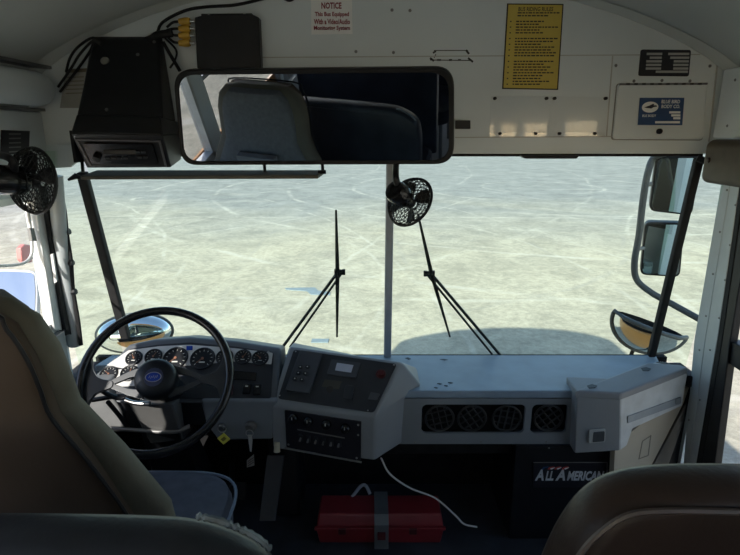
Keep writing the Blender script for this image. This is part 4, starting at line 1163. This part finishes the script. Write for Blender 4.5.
for u, m_ in ((544.5, plate_blue), (550.5, mat('badge_red', (.5, .06, .05), .5)), (557, mat('badge_red', (.5, .06, .05), .5)), (564.5, mat('badge_red', (.5, .06, .05), .5))):
    bm = NB(); fpoly(bm, AF, [AF.px(u - 3.2, 468.5), AF.px(u - 1.5, 466.6), AF.px(u + 3, 465.8), AF.px(u + 4, 466.6), AF.px(u, 467.4), AF.px(u - 1.5, 469)], 0.0035, 0.0045); obj('badge_stripe', bm, m_, bd)
    if u > 545:
        bm = NB(); fpoly(bm, AF, [AF.px(u - 1.0, 468.3), AF.px(u + 1, 467.2), AF.px(u + 4.2, 466.7), AF.px(u + 3, 467.6), AF.px(u + .6, 468.8)], 0.0036, 0.0047); obj('badge_stripe', bm, sign_white, bd)

# underside box below the dashboard
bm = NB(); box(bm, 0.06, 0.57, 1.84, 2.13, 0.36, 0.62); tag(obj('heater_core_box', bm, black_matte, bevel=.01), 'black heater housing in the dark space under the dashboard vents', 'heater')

# ---- corner heater cover on the right
t = thing('heater_cover', 'pale grey moulded corner cover at the right end of the dashboard', 'cover', Vector((1.0, 1.8, 0.45)))
a1, a2, a3 = P(577, 391.5, z=.705), P(621, 393.5, z=.705), P(688.5, 368.5, z=.705)
a4 = P(676, 364, z=.70); a5 = P(570, 388.5, z=.705)
b1, b2 = P(574.5, 453.5, z=.455), P(618.5, 450, z=.455)
f1, f2, f3 = P(626.5, 447, z=.455), P(633, 428.5, z=.52), P(682.5, 406, z=.55)
# make the side surface planar: vertical plane through a2 and a3
def on_plane(u, v, p, q_):
    n2 = (q_ - p).cross(Vector((0, 0, 1))).normalized(); d = ray(u, v); return CAMP + d * ((p - CAMP).dot(n2) / d.dot(n2))
f0 = on_plane(620, 451, a2, a3); f1 = on_plane(627, 446, a2, a3); f2 = on_plane(633, 429, a2, a3); f3 = on_plane(682.5, 406, a2, a3)
b1 = on_plane(574.5, 453.5, a1, a2)
bm = NB()
outs = [a2, f0, f1, f2, f3, a3]
inw = Vector((-0.10, 0.06, 0))
prism(bm, outs, inw)
obj('side_shell', bm, mat('cover_door_lit', (0.56, 0.58, 0.59), 0.5, bump=.1), t, bevel=0.006)  # paler than the other shells: light from the door put into the colour
bm = NB()
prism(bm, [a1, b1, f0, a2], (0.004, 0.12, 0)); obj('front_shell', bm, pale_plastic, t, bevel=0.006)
bm = NB()
dn = Vector((0, 0, -0.03)); tp = [a1 + Vector((-.01, .0, .004)), a2 + Vector((0, -.004, .004)), a3 + Vector((0.0, 0, .004)), P(680, 364.5, z=.71), P(648, 362.5, z=.71)]
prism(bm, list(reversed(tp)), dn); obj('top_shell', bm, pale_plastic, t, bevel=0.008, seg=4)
SFp = Frame(a2, a3 - a2, (0, 0, 1))
bm = NB(); fpx(bm, SFp, [(627, 416), (680, 396.5), (680, 403.5), (627, 423)], 0.001, 0.004, 0.004); o = obj('side_groove', bm, mat('groove_blue', (0.28, 0.31, 0.34), 0.5), t, bevel=.001)
bm = NB(); fpx(bm, SFp, [(674.5, 398), (679.5, 396.5), (679.5, 402), (674.5, 404)], 0.004, 0.007, 0.002); obj('groove_clip', bm, grey_plastic, t)
FFp = Frame(a1, a2 - a1, (0, 0, 1))
bm = NB(); fpx(bm, FFp, [(589, 429), (605, 428), (604.5, 441), (588, 442.5)], 0.001, 0.007, 0.006); o = obj('recess_rim', bm, mat('rim_pale', (.40, .42, .43), .45), t, bevel=.002)
bm = NB(); fpx(bm, FFp, [(593, 431), (604, 430), (603.5, 440), (592, 441)], 0.007, 0.009, 0.004); obj('recess', bm, mat('recess_dark', (.06, .07, .08), .6), o)
TFp = Frame(Vector((0, 0, .7095)), (1, 0, 0), (0, 1, 0))
for pp in (((587, 386), (592, 384.5), (597, 386), (595, 388), (589, 388.5)), ((641, 368.5), (646, 367.5), (651, 369), (649, 371), (643, 371))):
    bm = NB(); fpx(bm, TFp, pp, 0, 0.002); obj('screw_recess', bm, mat('recess_dark', (.06, .07, .08), .6), t)
# round defroster vent behind the cover
dv = Frame(Vector((0, 0, .700)), (1, 0, 0), (0, 1, 0)); x, y = dv.px(664, 365.5)
t2 = thing('defroster_vent', 'small round black defroster vent on the dashboard at the right corner post', 'vent', dv.pt(x, y, -.02))
bm = NB(); flathe(bm, dv, [(0.034, -.03), (0.032, 0.002), (0.029, 0.004), (0.0285, 0.0)], 24, x, y); obj('vent_ring', bm, black_plastic, t2, smooth=True)
bm = NB()
for k in range(-3, 4):
    h = math.sqrt(0.029 ** 2 - (k * .008) ** 2); frect(bm, dv, x + k * .008, y, 0.0025, 2 * h, 0.001, 0.005)
obj('vent_slats', bm, dull_steel, t2)
bm = NB(); e_ = P(689, 381, y=1.935); flathe(bm, facing(e_, (-.5, -1, .1)), [(0.025, -.02), (0.024, 0.004), (0.018, .006), (0, .004)], 20)
tag(obj('hose_end', bm, rubber, smooth=True), 'round black hose end behind the corner cover by the door pillar', 'hose')

# beige kick panel
pn = (a3 - a2).normalized(); off = Vector((pn.y, -pn.x, 0)) * -0.02
kp0, kp1 = a2 + off, a3 + off
t = thing('kick_panel', 'beige lower side panel beneath the corner cover beside the door', 'panel', Vector((1.1, 1.8, 0)))
bm = NB()
pts = [on_plane(u, v, kp0, kp1) for u, v in ((615, 445), (690, 385), (684, 402), (651, 466), (642, 530), (612, 530))]
prism(bm, pts, Vector((-pn.y, pn.x, 0)) * .02); obj('panel', bm, beige_panel, t)
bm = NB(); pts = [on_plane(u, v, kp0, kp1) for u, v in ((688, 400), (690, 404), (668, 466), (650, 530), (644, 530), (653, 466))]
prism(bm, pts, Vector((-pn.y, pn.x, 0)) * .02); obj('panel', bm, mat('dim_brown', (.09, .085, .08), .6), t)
KFp = Frame(kp0, kp1 - kp0, (0, 0, 1))
bm = NB()
for pp in (((642, 441), (651, 435), (651, 435.8), (642, 441.8)), ((638.5, 458.5), (648, 455), (648, 455.8), (638.5, 459.3)), ((642, 441), (642.8, 441), (639.3, 459), (638.5, 459)), ((650.4, 435), (651.2, 435), (648.6, 455.5), (647.8, 455.5))): fpx(bm, KFp, pp, 0, 0.001)
obj('hatch_outline', bm, mat('beige_line', (.18, .16, .13), .7), t)
# floor step below

# ---- red toolbox
TF = Frame((0.04, 1.76, 0.0), (1, 0, 0), (0, 0, 1))
t = thing('first_aid_box', 'red plastic case strapped to the floor under the centre console', 'case', (0.04, 1.84, 0))
w2_ = 0.255
bm = NB(); hexa(bm, [(.04 - w2_ + .012, 1.768, .002), (.04 + w2_ - .012, 1.768, .002), (.04 + w2_ - .012, 1.89, .002), (.04 - w2_ + .012, 1.89, .002)], [(.04 - w2_, 1.76, .078), (.04 + w2_, 1.76, .078), (.04 + w2_, 1.90, .078), (.04 - w2_, 1.90, .078)]); obj('case_base', bm, red_plastic, t, bevel=.006)
bm = NB(); hexa(bm, [(.04 - w2_ + .002, 1.762, .083), (.04 + w2_ - .002, 1.762, .083), (.04 + w2_ - .002, 1.90, .083), (.04 - w2_ + .002, 1.90, .083)], [(.04 - w2_ + .012, 1.776, .135), (.04 + w2_ - .012, 1.776, .135), (.04 + w2_ - .012, 1.89, .135), (.04 - w2_ + .012, 1.89, .135)]); obj('case_lid', bm, red_plastic, t, bevel=.008)
bm = NB(); box(bm, .04 - w2_ - .004, .04 + w2_ + .004, 1.752, 1.766, .075, .086); obj('case_flange', bm, red_plastic, t, bevel=.002)
for x in (-.11, .17):
    bm = NB(); box(bm, x - .015, x + .015, 1.744, 1.752, .062, .088); obj('case_latch', bm, mat('latch_dark', (.06, .01, .012), .5), t, bevel=.002)
ts = thing('mounting_strap', 'grey metal strap over the middle of the red case', 'strap', (.045, 1.75, 0))
bm = NB(); xs = .045
box(bm, xs - .028, xs + .028, 1.735, 1.742, 0.002, .115); box(bm, xs - .028, xs + .028, 1.765, 1.90, .138, .143)
hexa(bm, [(xs - .028, 1.735, .115), (xs + .028, 1.735, .115), (xs + .028, 1.742, .115), (xs - .028, 1.742, .115)], [(xs - .028, 1.765, .143), (xs + .028, 1.765, .143), (xs + .028, 1.772, .143), (xs - .028, 1.772, .143)])
obj('strap_band', bm, mat('strap_grey', (.16, .18, .20), .5, metal=.3), ts, bevel=.001)
bm = NB(); box(bm, xs - .016, xs + .016, 1.728, 1.735, .05, .085); obj('strap_buckle', bm, mat('buckle_red', (.09, .012, .018), .5), ts, bevel=.002)
bm = NB(); tube(bm, smooth_path([P(352, 497, y=1.88), P(361, 486, y=1.91), P(366, 486, y=1.91), P(370, 494, y=1.89)], 5), 0.007, 8); tag(obj('grey_strap_end', bm, mat('strap_pale', (.35, .37, .42), .6), smooth=True), 'loose grey strap end sticking up behind the red case', 'strap')

# white cable under dash
bm = NB(); tube(bm, smooth_path([P(381, 458, y=1.72), P(390, 474, y=1.74), P(410, 488, y=1.76), P(435, 498, y=1.74), P(455, 515, y=1.70), (lambda p: p)(P(464, 524, y=1.69)), P(477, 527, y=1.69)], 8), 0.0035, 8)
tag(obj('white_cable', bm, white_plastic, smooth=True), 'thin white cable trailing from the console past the red case', 'cable')
bm = NB(); box(bm, 0.26, 0.29, 1.95, 1.97, 0.33, 0.36)
bm.free()

# ================================================================== SEATS
def superring(cx, cy, z, w, d, n=28, p=4.0, rot=0):
    out = []
    for i in range(n):
        a = 2 * math.pi * i / n; c, s = math.cos(a), math.sin(a)
        out.append(Vector((cx + w * math.copysign(abs(c) ** (2 / p), c), cy + d * math.copysign(abs(s) ** (2 / p), s), z)))
    return out
SX = -0.80
t = thing('driver_chair', 'high-backed driver seat in olive and brown vinyl', 'seat', (SX, 1.15, 0.0))
lv = [(0.50, .365, 1.02), (0.70, .365, .985), (0.81, .362, .965), (0.97, .292, .935), (1.09, .233, .905), (1.16, .232, .888), (1.22, .228, .876), (1.28, .208, .868), (1.315, .170, .863), (1.330, .09, .86)]
bm = NB(); loft(bm, [superring(SX, y + .02, z, w, 0.052 if z < 1.25 else 0.052 * max(.25, (1.36 - z) / .1), 32, 3.4) for z, w, y in lv])
obj('backrest_bolster', bm, olive_vinyl, t, smooth=True)
bm = NB(); loft(bm, [superring(SX, y - .016, z, max(.03, w - (.055 if z < .85 else .032 if z < 1.0 else .014)), 0.034 if z < 1.2 else 0.02, 32, 4.0) for z, w, y in lv[:-1]])
obj('back_panel', bm, mat('back_brown', (0.075, 0.054, 0.040), 0.6, var=.12, scale=5, bump=.2, spec=.2), t, smooth=True)
bm = NB(); pts = [Vector((SX + s * max(.035, w - (.055 if z < .85 else .032 if z < 1.0 else .014)), y - .040, z)) for s, rng in ((1, lv[:-1]), (-1, list(reversed(lv[:-1])))) for z, w, y in rng]
tube(bm, smooth_path(pts, 4), 0.004, 6); obj('seam_piping', bm, black_plastic, t, smooth=True)
bm = NB(); loft(bm, [superring(SX, y + .062, z, max(.03, w - .045), 0.03, 32, 4.0) for z, w, y in lv[1:-1]]); obj('backrest_front', bm, seat_fabric, t, smooth=True)
bm = NB(); box(bm, SX - .10, SX + .10, .965 + .062 + .0, .965 + .1, 1.02, 1.05); obj('stitched_panel', bm, mat('tag_cloth', (.2, .205, .22), .8), t, bevel=.003)
bm = NB(); loft(bm, [superring(SX + .10, 1.25, z, w, d, 36, 4.0) for z, w, d in ((.36, .25, .21), (.38, .28, .24), (.50, .285, .245), (.535, .275, .235), (.555, .24, .20), (.562, .15, .12))]); obj('seat_cushion', bm, cushion_fabric, t, smooth=True)
bm = NB(); tube(bm, [p + Vector((0, 0, 0)) for p in superring(SX + .12, 1.25, .532, .278, .238, 48, 4.0)], .005, 6, closed=True); obj('cushion_piping', bm, mat('piping_blue', (.16, .19, .24), .4), t, smooth=True)
bm = NB(); box(bm, SX - .16, SX + .16, 1.05, 1.42, .02, .36); obj('seat_pedestal', bm, black_plastic, t, bevel=.02)

# padded barriers behind the driver and before the first passenger seats
def barrier(px_, y, th, m, label, legs):
    out = [P(u, v, y=y) for u, v in px_]
    t = thing('padded_barrier', label, 'barrier', (sum(p.x for p in out) / len(out), y, 0))
    pts2 = [(p.x, p.z) for p in out]
    N = len(pts2)
    bm = NB()
    # rounded-edge slab: three offset outlines
    cx = sum(p[0] for p in pts2) / N; cz = min(p[1] for p in pts2)
    layers = []
    for dy, s in ((-th, .030), (-th + .006, .012), (-th + .022, 0.0), (-.016, 0.0), (-.005, .004), (0.0, .012)):
        lay = []
        for i, (x, z) in enumerate(pts2):
            a = Vector(pts2[i - 1]); b = Vector(pts2[(i + 1) % N]); d = (b - a).normalized(); nn = Vector((-d.y, d.x))
            if nn.dot(Vector((cx, cz)) - Vector((x, z))) < 0: nn = -nn
            lay.append(Vector((x + nn.x * s, y + dy, z + nn.y * s)))
        layers.append(lay)
    loft(bm, layers)
    obj('padding', bm, m, t, smooth=True)
    for x in legs:
        bm = NB(); tube(bm, [(x, y - th / 2, 0), (x, y - th / 2, .75)], .016, 12); obj('leg', bm, dull_steel, t, smooth=True)
    return t
def catm(px_): return [(p.x, p.y) for p in smooth_path([Vector((u, v, 0)) for u, v in px_], 4)]
lp_ = catm([(-260, 518), (-255, 511), (-200, 508), (0, 508), (100, 509), (170, 511), (203, 515), (230, 523), (256, 535), (275, 551), (285, 575), (290, 610), (292, 700)]) + [(-265, 700)]
lb_ = barrier(lp_, 0.62, 0.085, navy_vinyl, 'dark navy padded barrier top behind the driver seat', (-.9, -.3))
bm = NB(); tube(bm, smooth_path([P(u, v, y=.604) for u, v in ((196, 516), (208, 518), (222, 521.5), (236, 527), (250, 533.5), (262, 541.5), (271, 550))], 4), [.002 + .004 * abs(math.sin(k * 1.7)) for k in range(25)], 6)
obj('worn_edge', bm, mat('worn_vinyl', (.13, .155, .17), .45, var=.5, scale=40), lb_, smooth=True)
rp_ = [(520, 760)] + catm([(520, 640), (529, 580), (539, 549), (555, 515), (576, 487), (602, 470), (637, 461.5), (690, 459), (760, 460), (860, 463), (930, 480), (960, 520)]) + [(965, 760)]
rb = barrier(rp_, 0.71, 0.09, brown_vinyl, 'brown vinyl padded barrier top in front of the entrance side seats', (.4, 1.05))
bm = NB(); pts = [P(u, v, y=0.617) for u, v in ((568, 580), (580, 555), (600, 533), (629, 515), (670, 511), (740, 512), (860, 514), (905, 530))]
tube(bm, smooth_path(pts, 6), 0.0045, 6); obj('seam_piping', bm, mat('piping_brown', (.08, .055, .048), .4), rb, smooth=True)

# passenger benches behind the camera (seen in the mirror)
def bench(x0, x1, y, m, label):
    t = thing('bench_seat', label, 'bench seat', ((x0 + x1) / 2, y, 0), 'passenger bench seats')
    xc, w = (x0 + x1) / 2, (x1 - x0) / 2
    bm = NB(); loft(bm, [superring(xc, y - .16 - .06 * (z - .4), z, ww, dd, 36, 5) for z, ww, dd in ((.38, w, .05), (.9, w, .05), (1.02, w * .98, .05), (1.08, w * .93, .045), (1.12, w * .8, .03), (1.13, w * .6, .01))]); obj('backrest', bm, m, t, smooth=True)
    bm = NB(); loft(bm, [superring(xc, y + .08, z, ww, dd, 36, 5) for z, ww, dd in ((.32, w * .97, .19), (.35, w, .21), (.44, w, .21), (.46, w * .96, .18))]); obj('seat_cushion', bm, m, t, smooth=True)
    for sx in (-1, 1):
        for dy in (-.1, .2):
            bm = NB(); tube(bm, [(xc + sx * (w - .08), y + dy, 0), (xc + sx * (w - .08), y + dy, .34)], .014, 8); obj('leg', bm, dull_steel, t, smooth=True)
    return t
dark_v = navy_vinyl
bench(-1.15, -.20, 0.02, dark_v, 'dark navy bench in the first row behind the driver')
bench(.30, 1.25, 0.02, dark_v, 'dark navy bench in the first row on the entrance side')
bench(-1.15, -.20, -.80, dark_v, 'dark navy bench in the second row on the driver side')
bench(.30, 1.25, -.80, added_blue_fabric, 'bench with an invented blue cover in the second row on the entrance side')  # blue cover added to give the mirror a blue, clothing-like reflection
bench(-1.15, -.20, -1.62, dark_v, 'dark navy bench in the third row on the driver side')
bench(.30, 1.25, -1.62, dark_v, 'dark navy bench in the third row on the entrance side')

# ================================================================== OUTSIDE FITTINGS
# wipers
def wiper(base1, base2, piv, tip, end, y0, y1, label):
    t = thing('windshield_wiper', label, 'wiper', P(*base1, y=y0))
    bm = NB(); tube(bm, [P(*base1, y=y0), P(*piv, y=y1)], 0.0065, 8); obj('wiper_arm', bm, black_plastic, t, smooth=True)
    bm = NB(); tube(bm, [P(*base2, y=y0), P(piv[0] + (4 if base2[0] > base1[0] and piv[0] < 400 else -4), piv[1] + 1, y=y1)], 0.005, 8); obj('guide_rod', bm, black_plastic, t, smooth=True)
    ym = lambda v: y0 + (y1 - y0) * 0.5
    def yp(p): return 2.125 - (P(*p, y=2.09).z - .66) * .12 / .85 + .02
    mid = piv
    pts = [P(*tip, y=yp(tip)), P(tip[0] * .5 + mid[0] * .5, (tip[1] + mid[1]) / 2, y=yp(((tip[0]+mid[0])/2, (tip[1]+mid[1])/2))), P(*mid, y=yp(mid)), P((end[0] + mid[0]) / 2, (end[1] + mid[1]) / 2, y=yp(((end[0]+mid[0])/2, (end[1]+mid[1])/2))), P(*end, y=yp(end))]
    bm = NB(); tube(bm, pts, [.004, .0065, .009, .0065, .004], 8); obj('wiper_blade', bm, rubber, t, smooth=True)
    bm = NB(); a = P(*piv, y=y1 + .0); F = facing(a, (0, -1, 0)); s_ = 1 if piv[0] < 400 else -1
    tube(bm, [F.pt(s_ * -.012, 0), F.pt(s_ * .026, 0.002)], [.016, .010], 12); tube(bm, [F.pt(s_ * .02, .002), F.pt(s_ * .032, .002)], .013, 12)
    obj('wiper_pivot', bm, black_plastic, t, smooth=True)
wiper((279, 352), (290, 347), (337.5, 272.5), (336, 210), (337, 337), 2.16, 2.10, 'black wiper standing upright before the left windscreen half')
wiper((501, 356), (492, 354), (431.5, 274), (418, 214), (450, 337), 2.16, 2.10, 'black wiper slanting before the right windscreen half')

# crossview mirrors
def crossview(c_px, y, tilt, label, rx, ry, rotz, upper=False):
    c = P(*c_px, y=y)
    F0 = facing(c, Vector(tilt))
    cr, sr = math.cos(rotz), math.sin(rotz)
    F = Frame(c, F0.ex * cr + F0.ey * sr, F0.ey * cr - F0.ex * sr)
    t = thing('crossview_mirror', label, 'mirror', c + Vector((0, .05, -.15)))
    bm = NB(); N = 36; K = 8
    # half-dome: half-ellipse outline bulging along the normal
    rings = []
    def outl(f, i):
        a = math.pi + math.pi * i / N
        return rx * f * math.cos(a), ry * f * math.sin(a)
    for k in range(K + 1):
        f_ = k / K
        rings.append([bm.verts.new(F.pt(*outl(f_, i), 0.07 * math.sqrt(max(0, 1 - f_ * f_)))) for i in range(N + 1)])
    for A, B in zip(rings, rings[1:]):
        for i in range(N): bm.faces.new((A[i], A[i+1], B[i+1], B[i]))
    bmesh.ops.remove_doubles(bm, verts=bm.verts, dist=1e-5)
    o = obj('mirror_dome', bm, outer_mirror, t, smooth=True)
    for p in o.data.polygons: p.use_smooth = True
    bm = NB(); pts = [F.pt(*outl(1.0, i), 0) for i in range(N + 1)] + [F.pt(rx * (1 - 2 * k / 8), 0.0, 0.07 * math.sqrt(max(0, 1 - (1 - 2 * k / 8) ** 2)) + .004) for k in range(1, 8)]
    tube(bm, pts, 0.011, 10, closed=True); obj('mirror_rim', bm, mat('rim_grey', (.10, .11, .12), .5), t, smooth=True)
    bm = NB(); rings = []
    for k in range(5):
        f_ = 1 - k / 4
        rings.append([bm.verts.new(F.pt(*outl(f_, i), -0.05 * math.sqrt(max(0, 1 - f_ * f_)))) for i in range(N + 1)])
    for A, B in zip(rings, rings[1:]):
        for i in range(N): bm.faces.new((A[i], A[i+1], B[i+1], B[i]))
    obj('mirror_back', bm, black_plastic, t, smooth=True)
    bm = NB(); e = Vector((c.x, 2.24, 0.45)); tube(bm, smooth_path([F.pt(0, -ry * .4, -.045), F.pt(0, -ry, -.09) + Vector((0, .0, -.12)), e], 5), .010, 8); obj('mirror_arm', bm, black_plastic, t, smooth=True)
crossview((650, 324), 2.42, (-0.28, -0.86, -0.04), 'half-round convex mirror outside below the entrance side corner post', 0.172, 0.15, R(-17))
# left one: full oval dome mirror
def oval_mirror(c_px, y, n_, rx, ry, label):
    c = P(*c_px, y=y); F = facing(c, n_)
    t = thing('crossview_mirror', label, 'mirror', c + Vector((0, .05, -.15)))
    bm = NB(); flathe(bm, F, [(1 * math.sin(a), .09 * math.cos(a)) for a in [math.pi / 2 - k * math.pi / 16 for k in range(9)]], 40, 0, 0, rx, ry)
    o = obj('mirror_dome', bm, outer_mirror, t, smooth=True)
    for p in o.data.polygons: p.use_smooth = True
    bm = NB(); ring(bm, F, 0, 0, 1, .009, 44, 8, sx=rx, sy=ry); obj('mirror_rim', bm, mat('rim_grey', (.10, .11, .12), .5), t, smooth=True)
    bm = NB(); e = Vector((c.x, 2.24, 0.45)); tube(bm, smooth_path([F.pt(0, 0, -.01), F.pt(0, -.05, -.09), e], 5), .010, 8); obj('mirror_arm', bm, black_plastic, t, smooth=True)
oval_mirror((135, 333), 2.42, (0.22, -0.85, 0.22), 0.172, 0.092, 'oval convex mirror outside behind the top of the steering wheel')

# entrance side outside mirrors on a tubular arm
YM = 2.50
t = thing('outside_mirror', 'pair of rectangular outside mirrors on a grey tubular arm, entrance side', 'mirror', P(660, 318, y=YM))
def mp2(u, v, dy=0): return P(u, v, y=YM + dy)
bm = NB(); tube(bm, smooth_path([mp2(700, 152, -.2), mp2(675, 152, -.1), mp2(655, 157), mp2(648, 172), mp2(643, 200), mp2(639, 235), mp2(634.5, 262), mp2(637, 280), mp2(652, 293, -.03), mp2(672, 304, -.08), mp2(710, 325, -.2)], 6), 0.0155, 12); obj('tubular_arm', bm, mat('arm_grey', (.07, .08, .09), .5), t, smooth=True)
MFr = facing(mp2(672, 190, -.03), (-0.36, -0.93, -0.10))
for pp, nm in (([(656, 156), (703, 156), (692, 216), (649, 211)], 'mirror_head'), ([(645, 222), (685, 223), (680, 277.5), (640, 275)], 'mirror_head')):
    bm = NB(); fpx(bm, MFr, pp, -.05, 0.0, .03); o = obj(nm, bm, black_plastic, t, bevel=.006)
    cxp = sum(p[0] for p in pp) / 4; cyp = sum(p[1] for p in pp) / 4
    bm = NB(); fpx(bm, MFr, [(cxp + (u - cxp) * .91, cyp + (v - cyp) * .93) for u, v in pp], 0.0005, 0.003, .025); obj('mirror_glass', bm, outer_mirror, o)
    bm = NB(); a = MFr.pt(*MFr.px(pp[0][0] + 6, cyp), -.04); tube(bm, [a, mp2(pp[0][0] * .5 + pp[3][0] * .5 - 7, cyp)], .010, 8); obj('mirror_clamp', bm, dull_steel, o)

# driver side outside mirror below the window
t = thing('outside_mirror', 'pale-rimmed outside mirror reflecting sky, low in the driver window', 'mirror', (-1.75, 2.2, .7))
OFr = facing(P(10, 284, x=-1.45), (0.22, -0.74, 0.63))
bm = NB(); fpx(bm, OFr, [(-60, 276), (-25, 270), (5, 268.5), (36, 270), (38, 290), (36, 345), (-60, 345)], -.04, 0, .03); o = obj('mirror_head', bm, mat('mirror_rim_grey', (.42, .45, .46), .5), t, bevel=.006)
bm = NB(); fpx(bm, OFr, [(-57, 280), (-22, 273.5), (5, 271.5), (34, 273), (35.5, 290), (34, 340), (-57, 340)], .0005, .003, .02); obj('mirror_glass', bm, outer_mirror, o)
bm = NB(); tube(bm, smooth_path([OFr.pt(*OFr.px(0, 310), -.02), Vector((-1.40, 2.1, .6)), Vector((-1.262, 2.0, .55))], 5), .012, 8); obj('mirror_arm', bm, black_plastic, t, smooth=True)
# red reflector on the stop arm outside driver window
bm = NB(); a = P(23, 262, x=-1.33); F = Frame((-1.33, a.y, a.z), (0, 1, 0), n=(1, 0, 0))
fpoly(bm, F, [F.px(21, 248), F.px(25, 244), F.px(31, 245), F.px(33, 262), F.px(26, 264), F.px(22, 260)], -.02, .0)
t = thing('red_marker_lamp', 'small faded red lamp outside the driver window corner', 'lamp', a)
obj('lens', bm, mat('faded_red', (.45, .16, .15), .5), t, bevel=.004)
bm = NB(); tube(bm, [F.pt(*F.px(28, 254), -.01), F.pt(*F.px(34, 258), .0) , Vector((-1.262, a.y + .12, a.z - .03))], .007, 8); obj('lamp_bracket', bm, dull_steel, t)

# harness cable down the left corner
bm = NB(); tube(bm, smooth_path([P(u, v, y=1.955) for u, v in ((48, 170), (58, 183), (64, 208), (67, 235), (71, 262), (73, 290), (78, 320), (81, 345))], 6), 0.008, 8)
t = tag(obj('wiring_harness', bm, rubber, smooth=True), 'black wiring harness clipped down the driver side corner pillar', 'cable')
for u, v in ((66.5, 232), (70, 263), (73, 292)):
    bm = NB(); a = P(u, v, y=1.955); tube(bm, [a + Vector((-.012, 0, -.003)), a + Vector((.012, 0, .003))], .012, 8); obj('cable_tie', bm, black_plastic, t, smooth=True)

# unidentified blue grey marks, built as thin flat pieces on the lot
for pts_, lb in (([(285, 288.5), (315, 288), (318, 291), (330, 292.5), (330, 295.5), (311, 295), (307, 291.5), (286, 290)], 'thin blue grey mark on the ground behind the left wiper arm'), ([(312, 339.5), (329, 339.5), (328, 343), (311, 343)], 'short blue grey mark on the ground just over the control console')):
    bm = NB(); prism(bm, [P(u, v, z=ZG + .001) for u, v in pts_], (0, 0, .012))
    tag(obj('ground_mark', bm, mat('mark_blue_grey', (.20, .25, .28), .7)), lb, 'strip')

# small pale ribbed patch placed in the gap between the pedals
bm = NB(); F = Frame(P(250, 461, y=2.0), (1, 0, 0), (0, 0, 1)); fpx(bm, F, [(247, 460), (254, 454), (254.5, 465), (247, 467)], 0, .004)
t = tag(obj('ribbed_patch', bm, white_plastic), 'small pale ribbed patch in the dark above the accelerator pedal', 'tab')
for k in range(3):
    bm = NB(); fpx(bm, F, [(248, 460.5 + k * 2.2), (254, 456.5 + k * 2.2), (254, 457.3 + k * 2.2), (248, 461.3 + k * 2.2)], .004, .006); obj('rib', bm, dull_steel, t)
